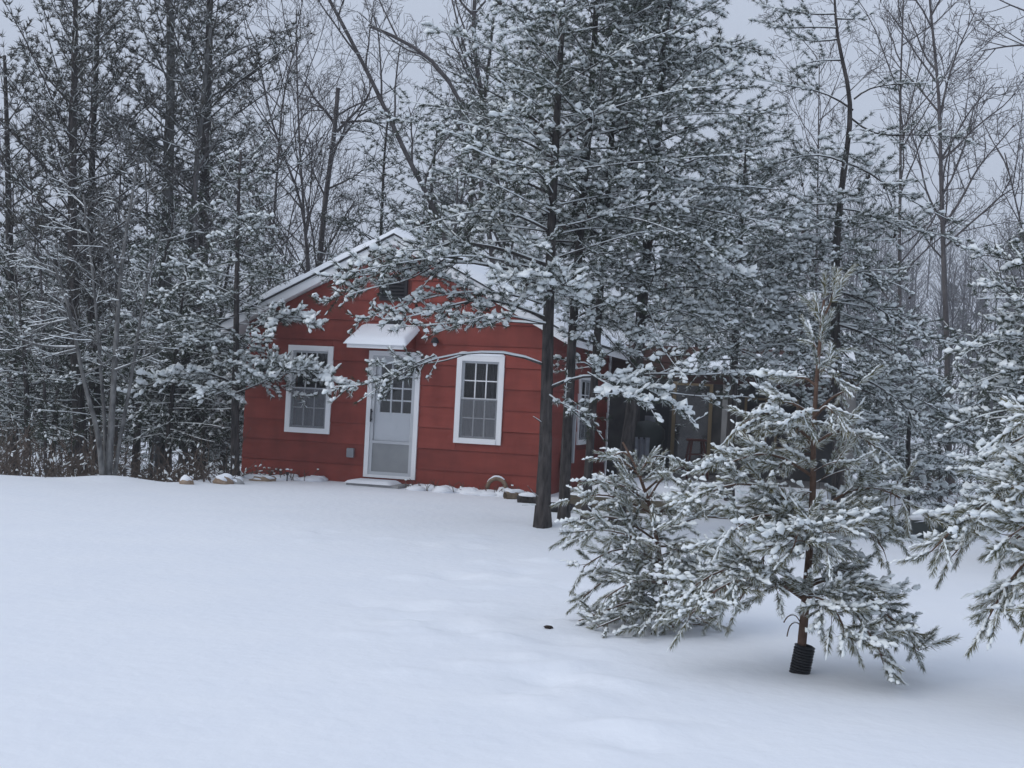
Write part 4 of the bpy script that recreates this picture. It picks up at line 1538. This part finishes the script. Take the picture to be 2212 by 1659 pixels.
p.build(r, o, t, (.027, .008), bark='bark_young')
prof = []
for k in range(12):
    z_ = -.03 + k * .0165
    w_ = .0015 * math.sin(k * 2.1)
    prof += [(.053 + w_, z_), (.062 + w_, z_ + .003), (.062, z_ + .009), (.049, z_ + .012), (.049, z_ + .015)]
prof = [(.0, -.03)] + prof + [(.047, prof[-1][1]), (.047, .02)]
tb = lathe(prof, 24).build('trunk_sleeve', M['tube'])
tb.parent = r
tb.rotation_euler = (math.radians(3), math.radians(8), 0)

Y = 8.5
t = trunk_line([(1452, 1350), (1446, 1310), (1432, 1240), (1418, 1160), (1402, 1085), (1375, 1010), (1345, 955)], Y)
p = near_pine(202, tuft=.108, tw=(.07, .17), tw_sp=.05, sh_sp=.048)
B = [([(1446, 1310), (1390, 1290), (1330, 1310), (1240, 1345)], .9, 1.4, .1), ([(1446, 1315), (1400, 1310, -.2), (1350, 1330, -.3), (1290, 1355, -.35)], .9, 1.4, .1),
     ([(1445, 1310), (1420, 1320, -.3), (1400, 1345, -.45)], .9, 1.4, .1), ([(1448, 1320), (1490, 1310, -.1), (1540, 1335, -.2)], .9, 1.3, .1),
     ([(1438, 1270), (1380, 1240), (1320, 1240), (1260, 1290)], .9, 1.4, .1), ([(1438, 1270), (1400, 1250, -.25), (1350, 1260, -.35), (1310, 1290, -.35)], 1.0, 1.4, .1),
     ([(1428, 1220), (1370, 1180), (1310, 1190), (1260, 1225)], .9, 1.4, .15), ([(1428, 1220), (1380, 1200, .2), (1330, 1220, .3)], .9, 1.3, .1),
     ([(1424, 1190), (1370, 1160, -.15), (1310, 1140, -.2), (1235, 1150, -.2)], .9, 1.3, .15), ([(1420, 1170), (1350, 1120), (1290, 1110), (1240, 1140)], .9, 1.2, .15),
     ([(1415, 1150), (1470, 1130), (1530, 1110), (1560, 1120)], 1.1, 1.3, .1), ([(1420, 1180), (1480, 1180, -.1), (1530, 1190, -.15), (1560, 1220, -.15)], 1.1, 1.3, .1),
     ([(1430, 1230), (1490, 1220), (1540, 1250), (1570, 1290)], .9, 1.3, .1), ([(1410, 1120), (1460, 1080), (1520, 1070)], 1.1, 1.2, .15),
     ([(1408, 1110), (1350, 1080), (1300, 1065), (1250, 1075)], 1.1, 1.2, .3), ([(1400, 1085), (1350, 1050, -.1), (1310, 1040, -.1)], 1.1, 1.1, .25),
     ([(1400, 1080), (1430, 1030), (1470, 1010)], 1.1, 1.1, .2), ([(1395, 1060), (1440, 1020, .1), (1425, 1005, .1)], 1.0, 1.0, .3),
     ([(1385, 1030), (1350, 1000), (1335, 990)], 1.0, 1.0, .3), ([(1380, 1020), (1410, 985), (1425, 985)], 1.0, 1.0, .3), ([(1365, 990), (1345, 975), (1325, 985)], 1.0, 1.0, .3)]
for pts, hv, dn, s0 in B:
    p.limb(L_(Y, pts), .009, s0, hv, dn)
p.auto(t, 30, .06, .40, [(0, 1), (.5, .6), (1, .2)], (5, 35), .007, -.12, t1=.85)
r, o = pine_root('small leaning snowy pine, bushy to the ground, left of the sleeved young pine', t, YG, 'young_pine', 'young pine')
p.build(r, o, t, (.022, .007), bark='bark_young')

Y = 6.6
t = trunk_line([(2378, 1530), (2386, 1350), (2393, 1200), (2398, 1050), (2400, 900), (2404, 780), (2408, 690)], Y)
p = near_pine(203)
Cc = [([(2350, 1060), (2270, 1030), (2200, 1020), (2120, 1060), (2040, 1110), (1965, 1190)], 1.1, 1.3, .2), ([(2350, 1080), (2260, 1090, -.15), (2190, 1120, -.2), (2130, 1160, -.2)], 1.2, 1.3, .15),
      ([(2345, 1180), (2260, 1160), (2190, 1190), (2130, 1250), (2090, 1330)], 1.0, 1.3, .2), ([(2345, 1190), (2270, 1200, -.2), (2220, 1240, -.3), (2180, 1320, -.3)], 1.0, 1.3, .15),
      ([(2352, 960), (2280, 930), (2210, 920), (2150, 950)], 1.1, 1.2, .2), ([(2352, 930), (2290, 890), (2220, 880), (2170, 900)], 1.1, 1.1, .2),
      ([(2352, 940), (2260, 970, .2), (2190, 990, .3), (2130, 1000, .35), (2085, 1010, .4)], 1.0, 1.2, .15), ([(2345, 1200), (2290, 1250), (2240, 1320)], 1.0, 1.2, .1),
      ([(2352, 1000), (2240, 1010, .4), (2140, 1060, .6), (2060, 1140, .7), (2010, 1200, .7)], 1.0, 1.2, .2),
      ([(2350, 1100), (2250, 1100, .4), (2180, 1140, .5), (2110, 1190, .5)], .9, 1.3, .1),
      ([(2350, 1000), (2400, 960), (2470, 970)], 1.0, 1.1, .2), ([(2348, 1150), (2420, 1110), (2500, 1150)], 1.0, 1.1, .2)]
for pts, hv, dn, s0 in Cc:
    p.limb(L_(Y, [(q[0] + 48,) + tuple(q[1:]) for q in pts]), .012, s0, hv, dn, twscale=.85)
p.auto(t, 14, .28, .40, CONE, (5, 35), .008, -.15, t1=.75)
r, o = pine_root('young snowy pine at the right edge of the yard, its boughs reaching in', t, YG, 'young_pine', 'young pine')
p.build(r, o, t, (.03, .008), bark='bark_young')

# middle-distance pines on the right
Y = 13.0
t = trunk_line([(2300, 1160), (2305, 1000), (2310, 850), (2316, 700), (2320, 560)], Y)
p = Pine('mid', 204, snow=.8, tuft=.08)
for limb in ([(2310, 830), (2240, 800), (2170, 800), (2100, 830)], [(2312, 760), (2230, 730), (2160, 730), (2090, 760)], [(2314, 700), (2240, 660), (2180, 640), (2120, 600)],
             [(2308, 920), (2220, 880), (2140, 890), (2060, 920)], [(2306, 960), (2230, 950, -.3), (2150, 980, -.5), (2090, 1000, -.6)], [(2316, 650), (2250, 590), (2190, 560), (2120, 550)]):
    p.limb(L_(Y, limb), .018, .15, 1.1, 1.2)
p.auto(t, 50, .2, 1.1, CONE, (0, 30), .016, -.12)
r, o = pine_root('snowy pine at the right edge behind the young pine', t)
p.build(r, o, t, (.05, .015))

Y = 18.8
t = trunk_line([(1960, 1080), (1962, 960), (1966, 880), (1970, 810), (1974, 765)], Y)
p = Pine('mid', 205, snow=.8, tuft=.085)
p.auto(t, 48, .08, 1.2, CONE, (-5, 25), .016, -.12, heavy=1.1)
r, o = pine_root('bushy low snowy pine right of the crooked pine trunk', t)
p.build(r, o, t, (.05, .012))

# ------------------------------------------------------------------ pines behind the lawn, on the left
LG = 'tall pines at the left edge of the wood'
def tall(seed, label, pxs, Y, r, n, Lm, t0, el, prof=ROUND, snow=.5, lower=0, needle='needle_dark', tuft=.137, **k):
    t = trunk_line(pxs, Y)
    p = Pine('far', seed, needle=needle, snow=snow, tuft=tuft, tw=(.2, .55), tw_sp=.14, sh_sp=.10, up=.6, snow_sz=.6)
    n = int(n * .95)
    p.auto(t, n, t0, Lm, prof, el, .035, k.get('curve', .05), s0=.22)
    if lower:
        p2 = p.up
        p.up = .1
        p.auto(t, lower, .12, Lm * .8, [(0, .6), (.5, 1), (1, .8)], (5, 20), .025, -.05, s0=.35, t1=t0, dens=.75)
        p.up = p2
    rt, o = pine_root(label, t, LG)
    p.build(rt, o, t, r, bark=k.get('bark', 'bark_pine'))

tall(301, 'tall dark pine farthest left with steep upswept branches', [(182, 1045), (172, 900), (160, 700), (155, 480), (160, 200), (164, 0), (168, -160)], 22.5, (.12, .03), 66, 2.3, .30, (32, 62), lower=10)
tall(302, 'tall dark pine just right of the steep branched one on the left', [(206, 1045), (204, 800), (197, 600), (196, 430), (205, 200), (212, 60), (216, 0)], 23.5, (.11, .03), 44, 1.9, .35, (25, 55), lower=10)
tall(303, 'tall pine with grey trunk and long snow lined bare branches', [(352, 1060), (355, 800), (358, 560), (363, 400), (370, 150), (366, 0), (364, -170)], 24, (.16, .05), 62, 2.2, .44, (20, 50), lower=14, bark='bark_grey')
tall(304, 'tall pine with a dark trunk beside its paler neighbour, left of the roof', [(425, 1065), (430, 800), (437, 560), (442, 400), (448, 200), (454, 0), (458, -180)], 24.6, (.15, .05), 74, 2.4, .40, (15, 55), lower=12)
tall(305, 'slim pale pine trunk close against the darker one left of the roof', [(395, 1065), (400, 800), (412, 540), (425, 350), (440, 200), (455, 60)], 23.6, (.10, .03), 30, 1.6, .5, (20, 50), lower=8, bark='bark_grey')
tall(306, 'tall dark pine partly out of the picture on the left', [(30, 1050), (26, 800), (20, 500), (14, 250), (10, 120)], 24, (.11, .03), 60, 2.1, .28, (20, 50), lower=10)

# understory pines of the left wood: one built, the others copies with the same meshes
UG = 'small snowy pines in the left wood'
def under_variant(seed, H, Lm, n, snow, label, at_px, Y, needle='needle', style='far'):
    base = ground_at(at_px, Y)
    t = np.array([base + np.array([0.02 * k * k * (1 if seed % 2 else -1), 0, H * k / 5 - (.06 if k == 0 else 0)]) for k in range(6)])
    p = Pine(style, seed, needle=needle, snow=snow, tuft=.115 if style == 'far' else .10, tw=(.2, .5), tw_sp=.12, sh_sp=.09, up=.12, snow_sz=.75)
    p.auto(t, n, .24, Lm, CONE, (0, 30), .02, -.10, s0=.2)
    r = thing('pine_tree', label, 'pine tree', tuple(base), 0, UG)
    p.build(r, base, t, (.07, .012), trunk_k=7)
    return r
uA = under_variant(401, 5.2, 1.7, 74, .62, 'small snowy pine low in the left wood behind the pale clump', 290, 22.5)
uB = under_variant(402, 4.4, 1.5, 64, .55, 'small snowy pine at the far left of the wood', 60, 22.5)
uC = under_variant(403, 6.5, 1.8, 80, .5, 'small snowy pine between the tall trunks left of the cabin', 440, 26)
spots = [(uA, 110, 24, 1.0, 'small snowy pine right of the leftmost one in the wood'), (uB, 360, 22.2, .95, 'small snowy pine beneath the grey trunked pine'), (uC, 230, 28, 1.1, 'taller snowy pine deep behind the pale clump'),
         (uA, 560, 31, 1.15, 'snowy pine showing just above the left roof slope'), (uC, 20, 29, 1.1, 'snowy pine deep in the wood at the left edge'), (uB, 480, 29, 1.3, 'snowy pine deep behind the pine at the cabin corner'),
         (uC, 330, 32, 1.1, 'snowy pine far back between the tall left trunks'), (uB, 160, 31, 1.4, 'snowy pine far back behind the steep branched pine'), (uA, 640, 34, 1.2, 'snowy pine behind the roof below the forked bare tree'),
         (uB, 770, 33, 1.35, 'snowy pine behind the roof left of the gable top'), (uA, 420, 23.4, .8, 'short snowy pine near the cabin left corner'), (uB, -60, 26, 1.3, 'snowy pine beyond the left edge of the picture'),
         (uA, 1120, 31, 1.25, 'snowy pine behind the right roof slope'), (uC, 1500, 29, 1.0, 'snowy pine behind the porch wing roof'), (uB, 1680, 27, 1.3, 'snowy pine behind the right end of the porch'),
         (uA, 1880, 25, .55, 'snowy pine behind the crooked pine on the right'), (uB, 2180, 23, 1.25, 'snowy pine back at the right picture edge'),
         (uA, 1780, 31, 1.05, 'snowy pine far behind the crooked pine trunk'), (uB, 2030, 22, .55, 'low snowy pine below the tall bare tree on the right')]
for k, (src, px, Y, sc, lab) in enumerate(spots):
    b = ground_at(px, Y)
    dup(src, tuple(b), k * 1.7 + .5, sc, lab)

# pines rising behind the roof
def behind(seed, label, pxs, Y, r, n, Lm, t0, snow=.65, limbs=()):
    t = trunk_line(pxs, Y)
    p = Pine('far', seed, needle='needle', snow=snow, tuft=.11, tw=(.2, .5), tw_sp=.11, sh_sp=.085, up=.25, snow_sz=.75)
    for l in limbs:
        p.limb(L_(Y, l), .03, .3)
    p.auto(t, n, t0, Lm, ROUND, (0, 40), .03, -.08)
    rt, o = pine_root(label, t, 'pines behind the cabin roof')
    p.build(rt, o, t, r, cones=50)
behind(501, 'pine with dark cones rising behind the right roof slope', [(985, 1000), (1000, 600), (1012, 463), (1038, 288), (1058, 120), (1066, 40)], 27, (.10, .03), 56, 2.0, .38)
behind(502, 'slim pine behind the gable top', [(812, 1000), (820, 600), (824, 479), (831, 314), (840, 240)], 28, (.07, .02), 40, 1.4, .40)
behind(503, 'slim pine behind the roof left of the cone bearing one', [(905, 1000), (915, 640), (925, 480), (938, 350), (945, 270)], 27.5, (.07, .02), 44, 1.6, .38)

# ------------------------------------------------------------------ bare trees
class Bare:
    def __init__(self, seed, wig=.1, trop=.25):
        self.rg = np.random.default_rng(seed)
        self.lv = {}
        self.wig, self.trop = wig, trop
    def put(self, level, pts, r0, r1):
        self.lv.setdefault(level, []).append((pts, np.linspace(r0, r1, len(pts))))
    def grow(self, p0, d, L, r, level, maxl):
        rg = self.rg
        n = 6 if level < 2 else (4 if level < 3 else 3)
        pts = [np.array(p0, float)]
        d = nrm(np.array(d, float))
        for i in range(n - 1):
            d = nrm(d + rg.normal(0, self.wig, 3) + np.array([0, 0, self.trop * .22]))
            pts.append(pts[-1] + d * L / (n - 1))
        pts = np.array(pts)
        self.put(level, pts, r, max(r * .45, .004))
        if level < maxl:
            self.kids(pts, L, r, level, maxl)
    def kids(self, pts, L, r, level, maxl, n=None, s0=.25, spread=(25, 60), lf=(.35, .62)):
        rg = self.rg
        n = n or (5 if level < 2 else 4)
        q = np.linspace(0, 1, len(pts))
        for i in range(n):
            s = s0 + (1 - s0) * (i + rg.random()) / n
            p0 = np.array([np.interp(s, q, pts[:, k]) for k in range(3)])
            j = min(int(s * (len(pts) - 1)), len(pts) - 2)
            d = nrm(pts[j + 1] - pts[j])
            a = math.radians(rg.uniform(*spread))
            sd = nrm(np.cross(d, rg.normal(size=3)))
            self.grow(p0, d * math.cos(a) + sd * math.sin(a), L * rg.uniform(*lf) * (1.15 - .4 * s), max(r * (.55 - .2 * s), .0045), level + 1, maxl)
    def build(self, root, O, bark, snow=.5):
        O = np.asarray(O)
        sm = MB()
        for part, levels in (('trunk', [0]), ('branches', [k for k in self.lv if k > 0])):
            mb = MB()
            for l in levels:
                by = {}
                for pts, rr in self.lv.get(l, []):
                    by.setdefault(len(pts), []).append((pts, rr))
                for n, lst in by.items():
                    PP, RR = np.array([a for a, b in lst]) - O, np.array([b for a, b in lst])
                    tubes(mb, PP, RR, 9 if l == 0 else (5 if l == 1 else 3))
                    if l <= 3 and snow:
                        tg = nrm(np.gradient(PP, axis=1))
                        fl = np.clip(1.2 - 1.35 * np.abs(tg[:, :, 2]), 0, 1)
                        ok = self.rg.random(len(PP)) < snow
                        tubes(sm, (PP + np.array([0, 0, 1.0]) * (RR * .8)[:, :, None])[ok], ((RR * .6 + .006) * fl * self.rg.uniform(.4, 1.1, RR.shape))[ok], 4)
            mb.build(part, M[bark], root, smooth_=True)
        if sm.n:
            sm.build('snow_cover', M['tree_snow'], root, smooth_=True, kind='stuff')

BG = 'bare trees behind the cabin'
def bare(seed, label, pxs, Y, r, nk=14, lf=(.16, .30), s0=.3, maxl=4, bark='bark_bare', spread=(25, 55), limbs=(), snow=.3, group=BG, trop=.25, wig=.1):
    t = trunk_line(pxs, Y)
    b = Bare(seed, wig, trop)
    r = (r[0] * .68, r[1] * .68)
    limbs = [(l, q * .68) for l, q in limbs]
    p, H = resample(t, 22)
    b.put(0, p, r[0], r[1])
    b.kids(p, H, r[0] * .8, 0, maxl, nk, s0, spread, lf)
    for l, rr in limbs:
        q, L = resample(L_(Y, l), 10)
        b.put(1, q, rr, rr * .35)
        b.kids(q, L, rr, 1, maxl, 7, .25)
    rt, o = pine_root(label, t, group, 'bare_tree', 'bare tree')
    b.build(rt, o, bark, snow)
    return rt

# pale clump of stems at the lawn edge
Y = 18.45
cl = [[(222, 1030), (212, 930), (190, 860), (172, 780), (158, 700), (130, 600), (100, 540)], [(234, 1028), (240, 930), (246, 820), (252, 720), (258, 620), (268, 530), (285, 430), (300, 340)],
      [(247, 1024), (262, 930), (282, 830), (298, 720), (312, 640), (330, 560), (350, 500)], [(230, 1030), (226, 900), (214, 760), (205, 640), (190, 500), (180, 420)]]
t = trunk_line(cl[1], Y)
b = Bare(601, .12, .2)
for k, st_ in enumerate(cl):
    q, H = resample(trunk_line(st_, Y + .1 * k), 20)
    b.put(0, q, (.045, .058, .034, .032)[k], .012)
    b.kids(q, H, .035, 0, 3, 7, .35, (35, 75), (.14, .26))
for l in ([(166, 750), (120, 752), (60, 742), (0, 710)], [(165, 755), (110, 768), (70, 760)], [(152, 680), (110, 660), (75, 650)], [(150, 690), (100, 700), (60, 705)],
          [(250, 760), (290, 745), (330, 720)], [(248, 800), (300, 780), (340, 765)], [(140, 600), (90, 580), (40, 545)]):
    q, L = resample(L_(Y, l), 8)
    b.put(1, q, .02, .007)
    b.kids(q, L, .014, 1, 4, 5, .3)
rt, o = pine_root('clump of pale grey bare stems leaning apart at the left lawn edge', t, None, 'bare_tree', 'bare tree')
b.build(rt, o, 'bark_grey', .85)

bare(611, 'broken topped bare tree with raised forked arms behind the left roof', [(680, 1000), (684, 700), (690, 560), (706, 400), (722, 300), (727, 230), (730, 190)], 29, (.135, .075), 5, limbs=[
    ([(725, 270), (700, 235), (680, 215), (660, 180)], .06), ([(727, 285), (760, 250), (790, 220), (810, 170)], .06), ([(722, 320), (745, 290), (775, 250), (800, 200)], .05),
    ([(700, 420), (675, 370), (665, 320)], .04), ([(705, 410), (760, 385), (820, 340)], .04), ([(735, 265), (800, 260), (850, 285)], .05)], snow=.4)
bare(612, 'thick bare tree leaning left across the sky behind the gable', [(1005, 1000), (985, 640), (957, 476), (890, 364), (835, 240), (791, 149), (712, 0), (680, -60)], 26.5, (.115, .05), 12, (.10, .22), snow=.4)
bare(613, 'bare tree with a long broken snow lined limb behind the roof', [(1080, 1000), (1070, 600), (1045, 420), (1010, 250), (985, 185), (925, 112), (860, 80), (796, 55)], 26, (.105, .05), 10, (.10, .22), snow=.7)
bare(614, 'tall bare tree behind the roof whose crown forks high beside the cabin pines', [(1120, 1000), (1105, 600), (1075, 400), (1040, 200), (1020, 100), (1022, 20), (1030, -60)], 27, (.13, .06), 14, (.14, .26), snow=.4, limbs=[([(1022, 120), (1060, 170), (1110, 190), (1160, 150), (1180, 80)], .06), ([(1020, 30), (1000, 10), (980, -20)], .05)])
bare(615, 'slim curved bare tree left of the forked bare tree', [(690, 1000), (670, 620), (655, 436), (610, 330), (585, 270), (570, 180), (550, 80)], 27, (.08, .02), 14, (.16, .30))
bare(616, 'straight thin bare tree right of the curved one', [(670, 1000), (668, 640), (655, 440), (645, 280), (640, 120), (640, 20)], 31, (.08, .025), 14, (.16, .3))
bare(618, 'slender bare sapling just left of the forked bare tree', [(720, 1000), (690, 640), (672, 470), (650, 400), (640, 330), (632, 240)], 28, (.05, .015), 12, (.18, .32))
bare(619, 'thin bare tree beside the dark pine left of the roof', [(560, 1000), (575, 700), (590, 500), (600, 350), (610, 200), (640, 90)], 30, (.08, .025), 16, (.16, .3))
bare(621, 'thin bare tree low in the gap left of the roof', [(600, 1000), (605, 760), (612, 600), (622, 500), (640, 420)], 27, (.05, .015), 14, (.2, .36))
RG_ = 'bare trees on the right'
bare(631, 'tall bare tree on the right with spreading upright branches', [(2052, 1040), (2047, 760), (2041, 635), (2033, 397), (2029, 198), (2013, 59), (2004, -60)], 25, (.105, .03), 12, (.16, .30), .38, group=RG_, snow=.15, limbs=[
    ([(2036, 490), (2080, 430), (2110, 360), (2150, 320), (2190, 270)], .045), ([(2030, 350), (2060, 300), (2100, 230), (2150, 180)], .04), ([(2031, 250), (2050, 160), (2080, 80), (2110, 20)], .04),
    ([(2038, 560), (2010, 530), (1980, 480)], .035), ([(2036, 480), (2000, 420), (1985, 330), (1960, 260)], .04)])
bare(632, 'bare tree left of the tall spreading one on the right', [(1950, 1030), (1946, 760), (1942, 595), (1946, 317), (1944, 200), (1950, 60), (1952, -20)], 27, (.085, .02), 16, (.16, .30), .35, group=RG_, snow=.15)
bare(633, 'thin bare tree behind the crooked pine on the right', [(1760, 1030), (1762, 700), (1765, 480), (1768, 300), (1770, 120)], 29, (.06, .015), 18, (.18, .3), .3, group=RG_, snow=.15)
bare(635, 'bare tree at the right edge with fine low branches', [(2230, 1030), (2225, 700), (2215, 520), (2190, 420), (2170, 330)], 30, (.08, .02), 18, (.2, .34), .25, group=RG_, snow=.2)
bare(636, 'bare tree beyond the right edge whose upper limb reaches in', [(2400, 1060), (2390, 700), (2370, 400), (2350, 200), (2340, 60)], 20, (.12, .05), 10, (.14, .26), .4, group=RG_, snow=.4, limbs=[
    ([(2345, 150), (2270, 100), (2200, 95), (2120, 110)], .04), ([(2345, 90), (2270, 40), (2200, 20), (2140, -10)], .035)])
bare(637, 'slim grey bare trunk low in the left wood', [(300, 1060), (302, 800), (320, 560), (315, 380), (310, 260)], 23, (.05, .018), 14, (.16, .3), .3, bark='bark_grey', group='bare trees in the left wood', snow=.6)
bare(638, 'dark bare trunk right of the pale clump', [(440, 1060), (438, 860), (430, 640), (426, 500), (420, 380)], 22.8, (.07, .02), 12, (.16, .3), .25, group='bare trees in the left wood', snow=.5)
bare(639, 'thin bare tree at the far left edge of the wood', [(100, 1050), (96, 820), (90, 600), (70, 430), (60, 330)], 22.4, (.05, .015), 14, (.2, .34), .2, group='bare trees in the left wood', snow=.6)
bare(640, 'thin dark bare trunk behind the pale clump', [(250, 1060), (252, 820), (250, 640), (256, 480), (262, 340)], 23.2, (.06, .02), 14, (.16, .3), .2, group='bare trees in the left wood', snow=.5)

# ------------------------------------------------------------------ far wood on the rising ground and undergrowth
def far_woods():
    rg = np.random.default_rng(71)
    var = []
    for s in range(5):
        b = Bare(800 + s, .09, .3)
        tr_ = np.array([(0, 0, -.3), (.05, 0, 2.5), (0, .1, 5), (.1, 0, 7.5), (.15, .1, 9.5)])
        q, H = resample(tr_, 8)
        b.put(0, q, .11, .02)
        b.kids(q, H, .07, 0, 2, 20, .2, (25, 60), (.2, .36))
        mb = MB()
        for l, lst in b.lv.items():
            by = {}
            for pts, rr in lst:
                by.setdefault(len(pts), []).append((pts, np.maximum(rr, .010)))
            for n, ls in by.items():
                tubes(mb, np.array([a for a, c in ls]), np.array([c for a, c in ls]), 4 if l == 0 else 3)
        var.append((np.concatenate(mb.V), np.concatenate(mb.T)))
    print('far variant tris', [len(t) for v, t in var])
    mb = MB()
    for k in range(300):
        Yd = rg.uniform(40, 125) if k > 40 else rg.uniform(34, 55)
        xx = rg.uniform(-.52, .52) * Yd
        if k >= 160:      # the wooded slope on the right
            Yd = rg.uniform(62, 128)
            xx = rg.uniform(.20, .45) * Yd
        v, t = var[k % 5]
        a = rg.uniform(0, 6.28)
        s = rg.uniform(.40, .68) if k < 160 else rg.uniform(.6, .95)
        R = np.array([[math.cos(a), -math.sin(a), 0], [math.sin(a), math.cos(a), 0], [0, 0, 1]])
        mb.add((v * s) @ R.T + np.array([xx, Yd, float(g(xx, Yd))]), t)
    mb.build('far_woods', M['bark_far'], kind='stuff')
    # far conifers in the same wood
    tv, tt = [], []
    cm, sm = MB(), MB()
    for k in range(95):
        Yd = rg.uniform(36, 110)
        xx = rg.uniform(-.52, .52) * Yd
        zb = float(g(xx, Yd))
        H = rg.uniform(2.5, 5.0)
        n = 150
        f = rg.random(n) ** .8
        rad = (1 - f) * H * .22 + .15
        an = rg.uniform(0, 6.28, n)
        pos = np.stack([xx + rad * np.cos(an) * rg.uniform(.3, 1, n), Yd + rad * np.sin(an) * rg.uniform(.3, 1, n), zb + .7 + f * (H - .7)], 1)
        dr = np.stack([np.cos(an), np.sin(an), rg.normal(.05, .3, n)], 1)
        fr = frames(dr)
        v1, t1 = STY['far']['tuft'][k % 4]
        expand(cm, v1, t1, pos, fr, np.full(n, .30))
        v1, t1 = STY['far']['cap'][k % 4]
        m = rg.random(n) < .35
        expand(sm, v1, t1, pos[m], fr[m], np.full(m.sum(), .17))
    o = cm.build('far_conifers', M['needle'], kind='stuff')
    sm.build('snow_cover', M['tree_snow'], o, smooth_=True, kind='stuff')
far_woods()

def undergrowth():
    rg = np.random.default_rng(73)
    mb, sm = MB(), MB()
    PP, RR = [], []
    for k in range(520):
        px = rg.uniform(-40, 520) if k < 460 else rg.uniform(1900, 2260)
        Yd = (18.7 + rg.uniform(0, 5)) if k < 460 else rg.uniform(20, 26)
        b_ = ground_at(px, Yd)
        h = rg.uniform(.35, 1.2) * (1 if px < 240 or k > 460 else .75)
        d = nrm(np.array([rg.normal(0, .5), rg.normal(0, .5), 1]))
        p = [b_ - np.array([0, 0, .05])]
        for i in range(4):
            d = nrm(d + rg.normal(0, .22, 3) - np.array([0, 0, .06]))
            p.append(p[-1] + d * h / 4)
        PP.append(p)
        RR.append([.010, .008, .007, .005, .003])
        for c in range(5):
            i = rg.integers(1, 4)
            dd = nrm(d + rg.normal(0, .7, 3))
            l = h * rg.uniform(.2, .5)
            q0 = p[i]
            PP.append([q0, q0 + dd * l * .25, q0 + dd * l * .5, q0 + dd * l * .75 + rg.normal(0, .02, 3), q0 + dd * l])
            RR.append([.006, .005, .004, .004, .003])
            if rg.random() < .22:
                v, t = STY['far']['cap'][rg.integers(0, 4)]
                expand(sm, v, t, np.array([q0 + dd * l * .6]), frames(dd[None]), np.array([[rg.uniform(.06, .14), rg.uniform(.04, .07), rg.uniform(.03, .06)]]))
    tubes(mb, PP, RR, 3)
    o = mb.build('undergrowth', M['dead_stem'], kind='stuff')
    sm.build('snow_cover', M['tree_snow'], o, smooth_=True, kind='stuff')
undergrowth()

# ------------------------------------------------------------------ small things
tx, ty = ground_at(2020, 15.4)[:2]
heap = thing('covered_pile', 'dark tarp covered pile with a snowy top between the right pines', 'pile', (tx, ty, float(g(tx, ty))), .1)
mb = MB()
V = np.array([(-.55, -.3, -.1), (.45, -.3, -.1), (.45, .5, -.1), (-.55, .5, -.1), (-.40, -.05, .20), (.28, -.05, .27), (.28, .30, .29), (-.40, .30, .22)])
mb.quads(V, [(3, 2, 1, 0), (4, 5, 6, 7), (0, 1, 5, 4), (1, 2, 6, 5), (2, 3, 7, 6), (3, 0, 4, 7)])
mb.build('tarp', M['tarp'], heap)
o = blob(.40, .24, .07, 77, 16, 8, .25, flat=True).build('snow_cap', M['snow'], heap, smooth_=True)
o.location = (-.06, .12, .235)
o.rotation_euler = (0, -.15, 0)

x, y = ground_point(1185, 1353)
c_ = blob(.027, .016, .013, 61, 10, 6, .4).build('pine_cone', M['cone'], smooth_=True)
c_.location = (x, y, float(g(x, y)) + .008)
tag(c_, 'lone dark pine cone lying on the open snow', 'pine cone')
x, y = ground_point(2205, 1352)
mb = MB()
tubes(mb, [[(-.05, 0, .01), (.02, .01, .018), (.12, 0, .012)]], [[.006, .005, .003]], 5)
c_ = mb.build('twig', M['bark_young'])
c_.location = (x, y, float(g(x, y)))
tag(c_, 'short dark twig on the snow at the right edge', 'twig')

# ------------------------------------------------------------------ cold hazy air
hz = MB()
hz.box((-95.5, -15, -5), (97, 161.5, 19))
m_ = bpy.data.materials.new('haze')
m_.use_nodes = True
m_.node_tree.nodes.clear()
vo = m_.node_tree.nodes.new('ShaderNodeOutputMaterial')
pv = m_.node_tree.nodes.new('ShaderNodeVolumePrincipled')
pv.inputs['Color'].default_value = (.86, .90, .97, 1)
pv.inputs['Density'].default_value = .0022
m_.node_tree.links.new(pv.outputs[0], vo.inputs['Volume'])
hz.build('haze', m_, kind='stuff')
